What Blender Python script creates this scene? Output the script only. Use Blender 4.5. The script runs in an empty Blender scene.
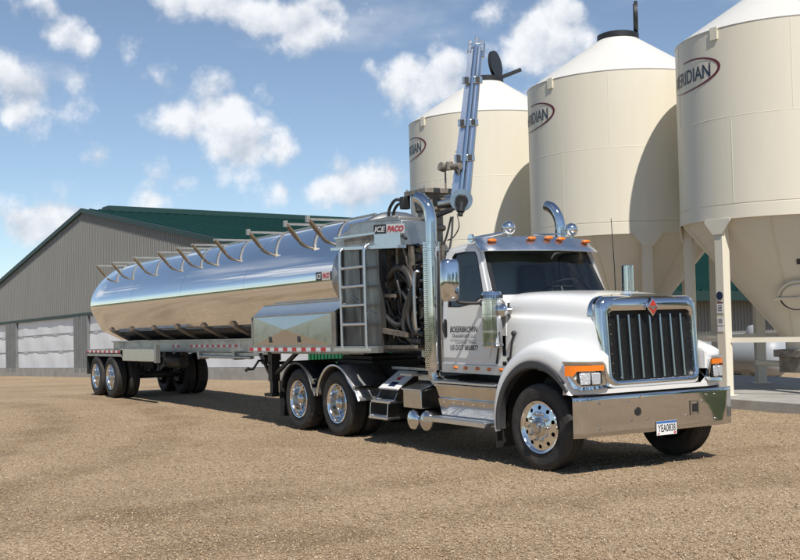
import bpy, bmesh, math, random
import numpy as np
from mathutils import Vector, Matrix

R = math.radians
sc = bpy.context.scene
col = sc.collection
random.seed(7)
rng = np.random.default_rng(7)

# ------------------------------------------------------------------ camera
cam_d = bpy.data.cameras.new('camera')
cam = bpy.data.objects.new('camera', cam_d)
col.objects.link(cam)
cam_d.sensor_width = 36.0
cam_d.lens = 36.0 * 1094.0 / 800.0
cam_d.clip_start = 0.1
cam_d.clip_end = 6000
_yaw, _pit, _rol = R(148.1), R(1.86), R(-1.316)
_f = Vector((math.cos(_yaw) * math.cos(_pit), math.sin(_yaw) * math.cos(_pit), math.sin(_pit)))
_r = Vector((math.sin(_yaw), -math.cos(_yaw), 0))
_u = _r.cross(_f)
_r2 = _r * math.cos(_rol) + _u * math.sin(_rol)
_u2 = -_r * math.sin(_rol) + _u * math.cos(_rol)
CAM = Vector((10.3, -9.52, 1.89))
cam.matrix_world = Matrix(((_r2.x, _u2.x, -_f.x, CAM.x), (_r2.y, _u2.y, -_f.y, CAM.y), (_r2.z, _u2.z, -_f.z, CAM.z), (0, 0, 0, 1)))
sc.camera = cam

# ------------------------------------------------------------------ exposure
sc.view_settings.view_transform = 'Standard'
sc.view_settings.look = 'None'
sc.view_settings.exposure = 0.34
sc.view_settings.gamma = 1.0
sc.view_settings.use_curve_mapping = False
sc.render.engine = 'CYCLES'
sc.cycles.use_denoising = True
sc.cycles.max_bounces = 8
sc.cycles.glossy_bounces = 5
sc.cycles.transparent_max_bounces = 10
sc.cycles.sample_clamp_indirect = 6.0
sc.cycles.caustics_reflective = False
sc.cycles.caustics_refractive = False

# ------------------------------------------------------------------ sun
SUN_AZ, SUN_EL = R(-16), R(52)
sun_dir = Vector((math.cos(SUN_AZ) * math.cos(SUN_EL), math.sin(SUN_AZ) * math.cos(SUN_EL), math.sin(SUN_EL)))
sd = bpy.data.lights.new('sun', 'SUN')
sd.energy = 4.0
sd.angle = R(0.53)
sd.color = (1.0, 0.95, 0.87)
sun = bpy.data.objects.new('sun', sd)
col.objects.link(sun)
sun.rotation_euler = (-sun_dir).to_track_quat('-Z', 'Y').to_euler()
sun.location = (20, -10, 40)

# ------------------------------------------------------------------ world: sky with fair weather clouds
world = bpy.data.worlds.new('World')
sc.world = world
world.use_nodes = True
wt = world.node_tree
wt.nodes.clear()


def wn(t, **kw):
    n = wt.nodes.new(t)
    for k, v in kw.items():
        setattr(n, k, v)
    return n


def wmath(op, a, b=None, clamp=False):
    n = wn('ShaderNodeMath', operation=op, use_clamp=clamp)
    for i, s in enumerate((a, b)):
        if s is None:
            continue
        if isinstance(s, (int, float)):
            n.inputs[i].default_value = s
        else:
            wt.links.new(s, n.inputs[i])
    return n.outputs[0]


def wrange(v, a, b, c=0.0, d=1.0):
    n = wn('ShaderNodeMapRange', interpolation_type='SMOOTHSTEP')
    wt.links.new(v, n.inputs['Value'])
    n.inputs['From Min'].default_value = a
    n.inputs['From Max'].default_value = b
    n.inputs['To Min'].default_value = c
    n.inputs['To Max'].default_value = d
    return n.outputs['Result']


sky = wn('ShaderNodeTexSky', sky_type='NISHITA')
sky.sun_disc = False
sky.sun_elevation = SUN_EL
sky.sun_rotation = math.atan2(sun_dir.x, sun_dir.y)
sky.air_density = 0.85
sky.dust_density = 0.0
sky.ozone_density = 3.0
bg_sky = wn('ShaderNodeBackground')
bg_sky.inputs['Strength'].default_value = 0.088
tint = wn('ShaderNodeMixRGB', blend_type='MULTIPLY')
tint.inputs[0].default_value = 1.0
tint.inputs[2].default_value = (.88, .96, 1.0, 1)
hsv = wn('ShaderNodeHueSaturation')
hsv.inputs['Saturation'].default_value = .80
wt.links.new(sky.outputs[0], hsv.inputs['Color'])
wt.links.new(hsv.outputs[0], tint.inputs[1])
wt.links.new(tint.outputs[0], bg_sky.inputs['Color'])

tc = wn('ShaderNodeTexCoord')
DIR = tc.outputs['Generated']
def wnoise(vec, scale, det=8.0, ro=0.6):
    n = wn('ShaderNodeTexNoise')
    n.inputs['Scale'].default_value = scale
    n.inputs['Detail'].default_value = det
    n.inputs['Roughness'].default_value = ro
    wt.links.new(vec, n.inputs['Vector'])
    return n


# cumulus banks: azimuth / elevation (degrees), half widths (degrees), weight
def px_dir(x, y):
    d = _r2 * ((x - 400) / 1094.0) + _u2 * ((280 - y) / 1094.0) + _f
    d.normalize()
    return math.degrees(math.atan2(d.y, d.x)), math.degrees(math.asin(d.z))


BANKS = [(166.4, 11.5, 2.9, 2.4, 1.0), (158.3, 10.3, 3.2, 2.6, 1.0), (156.6, 8.7, 3.4, 2.2, 0.95), (159.2, 7.2, 3.0, 1.2, 0.55),
         (153.6, 15.2, 3.8, 1.9, 1.0), (158.0, 16.4, 3.8, 1.6, 0.9), (163.2, 8.45, 1.25, 1.2, 0.72), (150.4, 6.6, 3.0, 1.7, 1.0),
         (165.8, 4.9, 3.4, 1.6, 0.95), (154.0, 6.7, 1.2, 1.1, 0.6), (146.4, 11.9, 3.0, 2.3, 0.92), (140.4, 13.6, 3.4, 3.2, 0.8),
         (160.7, 6.1, 1.5, .8, 0.6), (165.4, 14.3, 3.0, 1.6, 0.55),
         (186.0, 12.0, 6.0, 3.0, 1.0), (205.0, 17.0, 9.0, 4.0, 1.0), (118.0, 14.0, 7.0, 4.0, 1.0), (95.0, 22.0, 9.0, 5.0, 1.0)]
mx = None
for az, el, wx, wz_, wt_ in BANKS:
    a, e = R(az), R(el)
    mp = wn('ShaderNodeMapping', vector_type='TEXTURE')
    mp.inputs['Location'].default_value = (math.cos(a) * math.cos(e), math.sin(a) * math.cos(e), math.sin(e))
    mp.inputs['Rotation'].default_value = (0, 0, a)
    mp.inputs['Scale'].default_value = (0.5, R(wx), R(wz_))
    wt.links.new(DIR, mp.inputs['Vector'])
    ln = wn('ShaderNodeVectorMath', operation='LENGTH')
    wt.links.new(mp.outputs[0], ln.inputs[0])
    v = wmath('MULTIPLY', wmath('SUBTRACT', 1.20, ln.outputs['Value']), wt_)
    mx = v if mx is None else wmath('MAXIMUM', mx, v)
mx = wmath('MAXIMUM', mx, -0.6)
nwarp = wnoise(DIR, 12.0, 3.0).outputs['Color']


def cloud_detail(vec):
    warp = wn('ShaderNodeVectorMath', operation='MULTIPLY_ADD')
    wt.links.new(nwarp, warp.inputs[0])
    warp.inputs[1].default_value = (.05, .05, .05)
    wt.links.new(vec, warp.inputs[2])
    vo = wn('ShaderNodeTexVoronoi', feature='F1')
    vo.inputs['Scale'].default_value = 26.0
    wt.links.new(warp.outputs[0], vo.inputs['Vector'])
    billow = wmath('MULTIPLY', wmath('SUBTRACT', 0.42, vo.outputs['Distance']), 1.0)
    fr = wmath('MULTIPLY', wmath('SUBTRACT', wnoise(vec, 17.0, 6.0, .62).outputs['Fac'], 0.5), 2.2)
    return wmath('ADD', billow, fr)


det0 = cloud_detail(DIR)
shift = wn('ShaderNodeVectorMath', operation='ADD')
wt.links.new(DIR, shift.inputs[0])
shift.inputs[1].default_value = (.006, -.008, .013)
dens = wmath('ADD', mx, det0)
dens_up = wmath('ADD', mx, cloud_detail(shift.outputs[0]))
m1 = wrange(dens, 0.10, 0.76)

# loose cloud streets over the rest of the sky, flattened towards the horizon
sx = wn('ShaderNodeSeparateXYZ')
wt.links.new(DIR, sx.inputs[0])
zz = wmath('ADD', wmath('MAXIMUM', sx.outputs['Z'], 0.0), 0.16)
cx = wn('ShaderNodeCombineXYZ')
wt.links.new(wmath('DIVIDE', sx.outputs['X'], zz), cx.inputs[0])
wt.links.new(wmath('DIVIDE', sx.outputs['Y'], zz), cx.inputs[1])
cx.inputs[2].default_value = 4.3
n2 = wn('ShaderNodeTexNoise')
n2.inputs['Scale'].default_value = 1.15
n2.inputs['Detail'].default_value = 5.0
n2.inputs['Roughness'].default_value = 0.55
wt.links.new(cx.outputs[0], n2.inputs['Vector'])
m2 = wrange(n2.outputs['Fac'], 0.57, 0.76, 0.0, 0.8)
mask = wmath('MAXIMUM', m1, m2)
mask = wmath('MULTIPLY', mask, wrange(sx.outputs['Z'], 0.0, 0.03, 0.0, 0.94))
bg_cl = wn('ShaderNodeBackground')
bg_cl.inputs['Strength'].default_value = 1.0
ccol = wn('ShaderNodeMixRGB')
ccol.inputs[1].default_value = (0.40, 0.45, 0.53, 1)
ccol.inputs[2].default_value = (0.76, 0.775, 0.80, 1)
lit = wmath('ADD', 0.66, wmath('MULTIPLY', wmath('SUBTRACT', dens, dens_up), 1.1))
lit = wmath('SUBTRACT', lit, wmath('MULTIPLY', wrange(dens, .8, 1.9), .25))
wt.links.new(wmath('MULTIPLY', lit, 1.0, True), ccol.inputs[0])
wt.links.new(ccol.outputs[0], bg_cl.inputs['Color'])
mixs = wn('ShaderNodeMixShader')
wt.links.new(mask, mixs.inputs[0])
wt.links.new(bg_sky.outputs[0], mixs.inputs[1])
wt.links.new(bg_cl.outputs[0], mixs.inputs[2])
wo = wn('ShaderNodeOutputWorld')
wt.links.new(mixs.outputs[0], wo.inputs[0])

# ------------------------------------------------------------------ materials
def pbr(name, c, rough=0.5, metal=0.0, var=0.0, vs=3.0, bump=0.0, bs=40.0, coat=0.0, dirt=None, dirt_amt=0.0, dirt_s=2.5, spec=0.5, rvar=0.0, stretch=None):
    m = bpy.data.materials.new(name)
    m.use_nodes = True
    nt = m.node_tree
    b = nt.nodes['Principled BSDF']
    b.inputs['Base Color'].default_value = (*c, 1)
    b.inputs['Roughness'].default_value = rough
    b.inputs['Metallic'].default_value = metal
    b.inputs['Specular IOR Level'].default_value = spec
    if coat:
        b.inputs['Coat Weight'].default_value = coat
        b.inputs['Coat Roughness'].default_value = 0.06
    t = nt.nodes.new('ShaderNodeTexCoord')
    vec = t.outputs['Object']
    if stretch:
        mp = nt.nodes.new('ShaderNodeMapping')
        mp.inputs['Scale'].default_value = stretch
        nt.links.new(vec, mp.inputs[0])
        vec = mp.outputs[0]
    colr = None

    def noise(s, det=6.0, ro=0.6):
        n = nt.nodes.new('ShaderNodeTexNoise')
        n.inputs['Scale'].default_value = s
        n.inputs['Detail'].default_value = det
        n.inputs['Roughness'].default_value = ro
        nt.links.new(vec, n.inputs['Vector'])
        return n.outputs['Fac']
    if var:
        mr = nt.nodes.new('ShaderNodeMapRange')
        nt.links.new(noise(vs), mr.inputs['Value'])
        mr.inputs['From Min'].default_value = 0.3
        mr.inputs['From Max'].default_value = 0.7
        mr.inputs['To Min'].default_value = 1 - var
        mr.inputs['To Max'].default_value = 1 + var
        mul = nt.nodes.new('ShaderNodeMixRGB')
        mul.blend_type = 'MULTIPLY'
        mul.inputs[0].default_value = 1
        mul.inputs[1].default_value = (*c, 1)
        nt.links.new(mr.outputs[0], mul.inputs[2])
        colr = mul.outputs[0]
    if dirt:
        mr = nt.nodes.new('ShaderNodeMapRange')
        nt.links.new(noise(dirt_s, 8.0, 0.65), mr.inputs['Value'])
        mr.inputs['From Min'].default_value = 0.45
        mr.inputs['From Max'].default_value = 0.75
        mr.inputs['To Max'].default_value = dirt_amt
        mi = nt.nodes.new('ShaderNodeMixRGB')
        nt.links.new(mr.outputs[0], mi.inputs[0])
        if colr:
            nt.links.new(colr, mi.inputs[1])
        else:
            mi.inputs[1].default_value = (*c, 1)
        mi.inputs[2].default_value = (*dirt, 1)
        colr = mi.outputs[0]
        rr = nt.nodes.new('ShaderNodeMapRange')
        nt.links.new(mr.outputs[0], rr.inputs['Value'])
        rr.inputs['To Min'].default_value = rough
        rr.inputs['To Max'].default_value = min(1.0, rough + 0.35)
        nt.links.new(rr.outputs[0], b.inputs['Roughness'])
    elif rvar:
        rr = nt.nodes.new('ShaderNodeMapRange')
        nt.links.new(noise(vs * 1.7), rr.inputs['Value'])
        rr.inputs['From Min'].default_value = 0.3
        rr.inputs['From Max'].default_value = 0.7
        rr.inputs['To Min'].default_value = max(0.02, rough - rvar)
        rr.inputs['To Max'].default_value = rough + rvar
        nt.links.new(rr.outputs[0], b.inputs['Roughness'])
    if colr:
        nt.links.new(colr, b.inputs['Base Color'])
    if bump:
        bp = nt.nodes.new('ShaderNodeBump')
        bp.inputs['Strength'].default_value = bump
        bp.inputs['Distance'].default_value = 0.02
        nt.links.new(noise(bs, 3.0), bp.inputs['Height'])
        nt.links.new(bp.outputs[0], b.inputs['Normal'])
    return m


def nd(m):
    nt = m.node_tree
    return nt, nt.nodes['Principled BSDF']


M = {}
M['chrome'] = pbr('chrome', (.66, .67, .69), .06, 1, rvar=.03, vs=6, bump=.012, bs=3)
M['tank'] = pbr('polished_aluminium', (.80, .81, .83), .06, 1, rvar=.03, vs=1.2, bump=.02, bs=1.8, stretch=(.35, 1, 1))
M['stainless'] = pbr('stainless_steel', (.62, .62, .62), .16, 1, var=.08, vs=5, rvar=.06, bump=.02, bs=5, dirt=(.22, .19, .15), dirt_amt=.35, dirt_s=3)
M['alu'] = pbr('dull_aluminium', (.46, .46, .45), .38, 1, var=.12, vs=4, dirt=(.2, .18, .15), dirt_amt=.5, dirt_s=2.5, bump=.03, bs=20)
M['visor'] = pbr('visor_aluminium', (.86, .87, .88), .24, 1, rvar=.04, vs=3)
M['sill'] = pbr('sill_steel', (.60, .60, .60), .42, .8, var=.06, vs=5)
M['fenderalu'] = pbr('fender_aluminium', (.55, .55, .55), .45, .85, var=.15, vs=9, dirt=(.25, .23, .2), dirt_amt=.4, dirt_s=4)
M['bracketmetal'] = pbr('ground_reflection_bracket', (.20, .155, .10), .42, .6, var=.15, vs=8)  # brown of the mirrored gravel put into the base colour
M['cabin'] = pbr('cabin_trim', (.55, .57, .57), .8, 0)
M['platedark'] = pbr('dark_gusset_plate', (.018, .02, .022), .25, .3)  # near-black tone for the plates between the tank gussets
M['boom'] = pbr('boom_aluminium', (.56, .58, .61), .2, 1, var=.10, vs=4)
M['locker'] = pbr('locker_steel', (.52, .52, .51), .20, 1, rvar=.06, vs=3, bump=.02, bs=3)
M['alu_bright'] = pbr('bright_aluminium', (.70, .71, .72), .28, 1, var=.06, vs=9)
M['alu_rail'] = pbr('aluminium_rail', (.40, .38, .34), .42, .8, var=.15, vs=9)
M['white'] = pbr('white_paint', (.82, .82, .81), .28, 0, coat=.7, var=.015, vs=2, dirt=(.62, .57, .48), dirt_amt=.14, dirt_s=1.6)
M['black'] = pbr('black_plastic', (.018, .018, .019), .45, 0, var=.2, vs=20)
M['blackmetal'] = pbr('black_frame_paint', (.02, .02, .021), .5, 0, dirt=(.10, .08, .06), dirt_amt=.5, dirt_s=3)
M['flare'] = pbr('charcoal_flare', (.045, .045, .048), .5, 0, var=.1, vs=8)
M['rubber'] = pbr('tyre_rubber', (.022, .022, .022), .72, 0, dirt=(.10, .08, .06), dirt_amt=.6, dirt_s=4, bump=.15, bs=60)
M['hose'] = pbr('rubber_hose', (.03, .03, .032), .42, 0)
M['hosegrey'] = pbr('grey_hose', (.045, .042, .038), .5, 0, var=.2, vs=15)
M['machine'] = pbr('grimy_machinery', (.28, .25, .21), .55, .35, var=.3, vs=6, dirt=(.10, .08, .06), dirt_amt=.7, dirt_s=5, bump=.2, bs=30)
M['nosepanel'] = pbr('stained_nose_panel', (.20, .20, .195), .34, .9, var=.3, vs=5, dirt=(.06, .055, .05), dirt_amt=.7, dirt_s=4, stretch=(1, 1, .25))
M['machinedark'] = pbr('oily_machinery', (.19, .165, .13), .5, .3, var=.4, vs=7, dirt=(.06, .05, .04), dirt_amt=.7, dirt_s=6, bump=.2, bs=30)
M['bumper'] = pbr('bumper_chrome', (.60, .60, .61), .05, 1, rvar=.02, vs=4, bump=.01, bs=3)
M['bar'] = pbr('grille_bar_chrome', (.34, .35, .36), .07, 1)
M['amber'] = pbr('amber_lens', (.85, .20, .012), .2, 0, coat=.6)
M['lamp'] = pbr('headlamp_lens', (.75, .77, .80), .12, .6, var=.25, vs=60, bump=.6, bs=45)
M['red'] = pbr('red_reflector', (.55, .015, .02), .35, 0)
M['tapewhite'] = pbr('white_reflector', (.75, .75, .76), .35, 0)
M['signwhite'] = pbr('white_label', (.78, .78, .77), .4, 0)
M['ink'] = pbr('black_ink', (.02, .02, .025), .5, 0)
M['inkgrey'] = pbr('grey_ink', (.12, .12, .13), .5, 0)
M['bluetape'] = pbr('blue_ink', (.03, .14, .42), .4, 0)
M['badge'] = pbr('badge_red', (.42, .03, .015), .3, 0, coat=.5)
M['seat'] = pbr('dark_upholstery', (.07, .075, .08), .8, 0, var=.2, vs=12)
M['dash'] = pbr('dash_plastic', (.11, .115, .12), .6, 0)
M['green'] = pbr('green_steel', (.012, .16, .07), .45, 0, var=.1, vs=4)
M['cream'] = pbr('cream_silo_paint', (.745, .69, .565), .42, 0, var=.03, vs=.9, dirt=(.58, .51, .39), dirt_amt=.22, dirt_s=1.6, bump=.02, bs=2, stretch=(1, 1, .16))
M['roofwhite'] = pbr('white_silo_roof', (.68, .66, .61), .42, 0, var=.02, vs=2)
M['navy'] = pbr('navy_lettering', (.010, .022, .06), .4, 0)
M['maroon'] = pbr('maroon_stripe', (.13, .008, .02), .4, 0)
M['barn'] = pbr('grey_steel_cladding', (.19, .188, .176), .5, 0, var=.05, vs=.4, dirt=(.15, .145, .13), dirt_amt=.2, dirt_s=.6)
M['barngreen'] = pbr('green_steel_roof', (.009, .038, .033), .6, 0, var=.08, vs=.5, spec=.08)
M['barntrim'] = pbr('dark_green_trim', (.008, .032, .027), .45, 0)
M['galv'] = pbr('galvanised_post', (.20, .205, .205), .5, .3, var=.15, vs=1.5)
M['propane'] = pbr('pale_grey_tank', (.33, .36, .40), .45, 0, var=.04, vs=1)
M['steelrim'] = pbr('wheel_aluminium', (.80, .80, .80), .10, 1, rvar=.04, vs=10)
M['hub'] = pbr('hub_steel', (.55, .54, .52), .2, 1, var=.15, vs=12)

# curtain: white woven sheet with soft folds
def curtain_mat():
    m = pbr('curtain_sheet', (.74, .75, .77), .6, 0, var=.03, vs=.7, dirt=(.6, .6, .6), dirt_amt=.12, dirt_s=.9)
    nt, b = nd(m)
    t = nt.nodes.new('ShaderNodeTexCoord')
    mp = nt.nodes.new('ShaderNodeMapping')
    mp.inputs['Scale'].default_value = (1.4, 1, .35)
    mp.inputs['Rotation'].default_value = (0, .25, 0)
    nt.links.new(t.outputs['Object'], mp.inputs[0])
    n = nt.nodes.new('ShaderNodeTexNoise')
    n.inputs['Scale'].default_value = 1.6
    n.inputs['Detail'].default_value = 5
    nt.links.new(mp.outputs[0], n.inputs['Vector'])
    bp = nt.nodes.new('ShaderNodeBump')
    bp.inputs['Strength'].default_value = .16
    bp.inputs['Distance'].default_value = .12
    nt.links.new(n.outputs['Fac'], bp.inputs['Height'])
    nt.links.new(bp.outputs[0], b.inputs['Normal'])
    return m


M['curtain'] = curtain_mat()


def concrete_mat():
    return pbr('concrete', (.36, .345, .315), .85, 0, var=.12, vs=1.5, dirt=(.2, .17, .13), dirt_amt=.5, dirt_s=1.8, bump=.3, bs=30)


M['concrete'] = concrete_mat()


def glass_mat(name, tint, base=0.05):
    m = bpy.data.materials.new(name)
    m.use_nodes = True
    nt = m.node_tree
    nt.nodes.clear()
    o = nt.nodes.new('ShaderNodeOutputMaterial')
    tr = nt.nodes.new('ShaderNodeBsdfTransparent')
    tr.inputs[0].default_value = (*tint, 1)
    gl = nt.nodes.new('ShaderNodeBsdfGlossy')
    gl.inputs['Roughness'].default_value = .02
    fr = nt.nodes.new('ShaderNodeFresnel')
    fr.inputs['IOR'].default_value = 1.75
    mi = nt.nodes.new('ShaderNodeMixShader')
    nt.links.new(fr.outputs[0], mi.inputs[0])
    nt.links.new(tr.outputs[0], mi.inputs[1])
    nt.links.new(gl.outputs[0], mi.inputs[2])
    nt.links.new(mi.outputs[0], o.inputs[0])
    return m


M['glass'] = glass_mat('tinted_glass', (.86, .93, .90))


def perf_mat():
    """polished sheet with staggered punched holes, laid out round the pipe (object z and angle)"""
    m = pbr('perforated_chrome', (.80, .80, .80), .12, 1)
    nt, b = nd(m)
    t = nt.nodes.new('ShaderNodeUVMap')
    t.uv_map = 'UVMap'
    s = nt.nodes.new('ShaderNodeSeparateXYZ')
    nt.links.new(t.outputs[0], s.inputs[0])

    def mt(op, a, b2):
        n = nt.nodes.new('ShaderNodeMath')
        n.operation = op
        for i, q in enumerate((a, b2)):
            if q is None:
                continue
            if isinstance(q, (int, float)):
                n.inputs[i].default_value = q
            else:
                nt.links.new(q, n.inputs[i])
        return n.outputs[0]
    P = 0.030
    u = mt('DIVIDE', s.outputs[0], P)
    v = mt('DIVIDE', s.outputs[1], P)
    sh = mt('MULTIPLY', mt('MODULO', mt('FLOOR', v, None), 2.0), .5)
    fu = mt('SUBTRACT', mt('FRACT', mt('ADD', u, sh), None), .5)
    fv = mt('SUBTRACT', mt('FRACT', v, None), .5)
    d = mt('ADD', mt('MULTIPLY', fu, fu), mt('MULTIPLY', fv, fv))
    hole = mt('LESS_THAN', d, .095)
    mi = nt.nodes.new('ShaderNodeMixRGB')
    nt.links.new(hole, mi.inputs[0])
    mi.inputs[1].default_value = (.78, .78, .78, 1)
    mi.inputs[2].default_value = (.03, .03, .03, 1)
    nt.links.new(mi.outputs[0], b.inputs['Base Color'])
    rr = mt('ADD', mt('MULTIPLY', hole, .5), .13)
    nt.links.new(rr, b.inputs['Roughness'])
    return m


M['perf'] = perf_mat()


def mesh_grille_mat():
    m = pbr('grille_mesh', (.02, .02, .02), .5, 0)
    nt, b = nd(m)
    t = nt.nodes.new('ShaderNodeTexCoord')
    v = nt.nodes.new('ShaderNodeTexVoronoi')
    v.inputs['Scale'].default_value = 55
    nt.links.new(t.outputs['Object'], v.inputs['Vector'])
    r_ = nt.nodes.new('ShaderNodeValToRGB')
    r_.color_ramp.elements[0].color = (.002, .002, .002, 1)
    r_.color_ramp.elements[1].color = (.016, .016, .016, 1)
    r_.color_ramp.elements[0].position = .3
    nt.links.new(v.outputs['Distance'], r_.inputs[0])
    nt.links.new(r_.outputs[0], b.inputs['Base Color'])
    return m


M['grillemesh'] = mesh_grille_mat()


def ground_mat():
    m = bpy.data.materials.new('gravel_ground')
    m.use_nodes = True
    nt, b = nd(m)
    b.inputs['Roughness'].default_value = .95
    b.inputs['Specular IOR Level'].default_value = .2
    t = nt.nodes.new('ShaderNodeTexCoord')
    P = t.outputs['Object']

    def noise(s, det=6, ro=.6, v=P):
        n = nt.nodes.new('ShaderNodeTexNoise')
        n.inputs['Scale'].default_value = s
        n.inputs['Detail'].default_value = det
        n.inputs['Roughness'].default_value = ro
        nt.links.new(v, n.inputs['Vector'])
        return n.outputs['Fac']

    def ramp(f, pts):
        r_ = nt.nodes.new('ShaderNodeValToRGB')
        el = r_.color_ramp.elements
        while len(el) < len(pts):
            el.new(.5)
        for e, (p, c) in zip(el, pts):
            e.position = p
            e.color = (*c, 1)
        nt.links.new(f, r_.inputs[0])
        return r_.outputs[0]

    def mix(f, a, b2, mode='MIX'):
        n = nt.nodes.new('ShaderNodeMixRGB')
        n.blend_type = mode
        if isinstance(f, float):
            n.inputs[0].default_value = f
        else:
            nt.links.new(f, n.inputs[0])
        for i, q in ((1, a), (2, b2)):
            if isinstance(q, tuple):
                n.inputs[i].default_value = (*q, 1)
            else:
                nt.links.new(q, n.inputs[i])
        return n.outputs[0]
    vo = nt.nodes.new('ShaderNodeTexVoronoi')
    vo.inputs['Scale'].default_value = 55
    nt.links.new(P, vo.inputs['Vector'])
    sep = nt.nodes.new('ShaderNodeSeparateColor')
    nt.links.new(vo.outputs['Color'], sep.inputs[0])
    c1 = ramp(sep.outputs[0], [(0, (.17, .115, .068)), (.30, (.375, .268, .168)), (.72, (.53, .395, .258)), (1, (.74, .61, .45))])
    c2 = mix(.25, c1, ramp(noise(14, 8, .7), [(.3, (.26, .178, .104)), (.7, (.56, .41, .26))]))
    big = ramp(noise(.26, 6, .6), [(.32, (.88, .87, .85)), (.5, (1.06, 1.06, 1.05)), (.70, (1.16, 1.16, 1.16))])
    c3 = mix(1.0, c2, big, 'MULTIPLY')
    mp = nt.nodes.new('ShaderNodeMapping')
    mp.inputs['Scale'].default_value = (.10, .9, 1)
    mp.inputs['Rotation'].default_value = (0, 0, R(-8))
    nt.links.new(P, mp.inputs[0])
    tr = ramp(noise(1.0, 4, .5, mp.outputs[0]), [(.34, (.84, .83, .81)), (.62, (1.05, 1.05, 1.05))])
    c4 = mix(.35, c3, tr, 'MULTIPLY')
    # wheel tracks worn into the gravel
    def track(cx_, cy_, rad, wd, c_in):
        vm = nt.nodes.new('ShaderNodeVectorMath')
        vm.operation = 'DISTANCE'
        wob = nt.nodes.new('ShaderNodeVectorMath')
        wob.operation = 'MULTIPLY_ADD'
        nn = nt.nodes.new('ShaderNodeTexNoise')
        nn.inputs['Scale'].default_value = .35
        nt.links.new(P, nn.inputs['Vector'])
        nt.links.new(nn.outputs['Color'], wob.inputs[0])
        wob.inputs[1].default_value = (1.6, 1.6, 0)
        nt.links.new(P, wob.inputs[2])
        nt.links.new(wob.outputs[0], vm.inputs[0])
        vm.inputs[1].default_value = (cx_, cy_, 0)
        mr = nt.nodes.new('ShaderNodeMapRange')
        mr.interpolation_type = 'SMOOTHSTEP'
        sub = nt.nodes.new('ShaderNodeMath')
        sub.operation = 'SUBTRACT'
        nt.links.new(vm.outputs['Value'], sub.inputs[0])
        sub.inputs[1].default_value = rad
        ab = nt.nodes.new('ShaderNodeMath')
        ab.operation = 'ABSOLUTE'
        nt.links.new(sub.outputs[0], ab.inputs[0])
        nt.links.new(ab.outputs[0], mr.inputs['Value'])
        mr.inputs['From Min'].default_value = wd * .35
        mr.inputs['From Max'].default_value = wd
        mr.inputs['To Min'].default_value = 1.0
        mr.inputs['To Max'].default_value = 0.0
        ml = nt.nodes.new('ShaderNodeMath')
        ml.operation = 'MULTIPLY'
        nt.links.new(mr.outputs[0], ml.inputs[0])
        nt.links.new(ramp(noise(1.1, 5, .65), [(.35, (.15, .15, .15)), (.62, (1, 1, 1))]), ml.inputs[1])
        return mix(ml.outputs[0], c_in, mix(1.0, c_in, (.76, .74, .71), 'MULTIPLY'))
    for args in ((9, -21, 15.6, .75), (9, -21, 17.8, .75), (-14, -16, 13.4, .6), (-14, -16, 15.5, .6), (30, -4, 27.5, .6), (30, -4, 29.6, .6)):
        c4 = track(*args, c4)
    # grass beyond the yard
    sx_ = nt.nodes.new('ShaderNodeSeparateXYZ')
    nt.links.new(P, sx_.inputs[0])
    rnd = noise(.08, 4)

    def mth(op, a, b2):
        n = nt.nodes.new('ShaderNodeMath')
        n.operation = op
        for i, q in enumerate((a, b2)):
            if isinstance(q, (int, float)):
                n.inputs[i].default_value = q
            else:
                nt.links.new(q, n.inputs[i])
        return n.outputs[0]
    edge = mth('ADD', sx_.outputs['Y'], mth('MULTIPLY', rnd, 6.0))
    g1 = mth('LESS_THAN', edge, -34.0)
    g2 = mth('GREATER_THAN', mth('ADD', sx_.outputs['X'], mth('MULTIPLY', rnd, 6.0)), 46.0)
    g3 = mth('MULTIPLY', mth('GREATER_THAN', mth('SUBTRACT', sx_.outputs['Y'], sx_.outputs['X']), mth('ADD', .2, rnd)), mth('MULTIPLY', mth('GREATER_THAN', sx_.outputs['X'], 3.6), mth('GREATER_THAN', sx_.outputs['Y'], 4.0)))
    gm = mth('MAXIMUM', mth('MAXIMUM', g1, g2), g3)
    gcol = ramp(noise(.5, 8, .7), [(.3, (.055, .072, .026)), (.7, (.105, .12, .05))])
    # pale farm track through the grass
    tk = mth('LESS_THAN', mth('ABSOLUTE', mth('ADD', edge, 52.0), 0), 3.0)
    gcol = mix(tk, gcol, (.45, .38, .27))
    fin = mix(gm, c4, gcol)
    nt.links.new(fin, b.inputs['Base Color'])
    bp = nt.nodes.new('ShaderNodeBump')
    bp.inputs['Strength'].default_value = 1.0
    bp.inputs['Distance'].default_value = .02
    h = mth('ADD', mth('MULTIPLY', vo.outputs['Distance'], -1.2), noise(9, 8, .7))
    nt.links.new(h, bp.inputs['Height'])
    nt.links.new(bp.outputs[0], b.inputs['Normal'])
    return m


M['ground'] = ground_mat()


def stone_mat():
    m = bpy.data.materials.new('gravel_stone')
    m.use_nodes = True
    nt, b = nd(m)
    b.inputs['Roughness'].default_value = .9
    g = nt.nodes.new('ShaderNodeNewGeometry')
    r_ = nt.nodes.new('ShaderNodeValToRGB')
    pts = [(0, (.20, .138, .082)), (.35, (.38, .265, .158)), (.7, (.49, .355, .22)), (.94, (.56, .43, .29)), (1, (.64, .54, .41))]
    el = r_.color_ramp.elements
    while len(el) < len(pts):
        el.new(.5)
    for e, (p, c) in zip(el, pts):
        e.position = p
        e.color = (*c, 1)
    nt.links.new(g.outputs['Random Per Island'], r_.inputs[0])
    nt.links.new(r_.outputs[0], b.inputs['Base Color'])
    return m


M['stone'] = stone_mat()
M['leaf'] = pbr('conifer_leaf', (.035, .07, .025), .8, 0, var=.4, vs=.6)
M['bark'] = pbr('bark', (.08, .06, .045), .9, 0)


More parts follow.
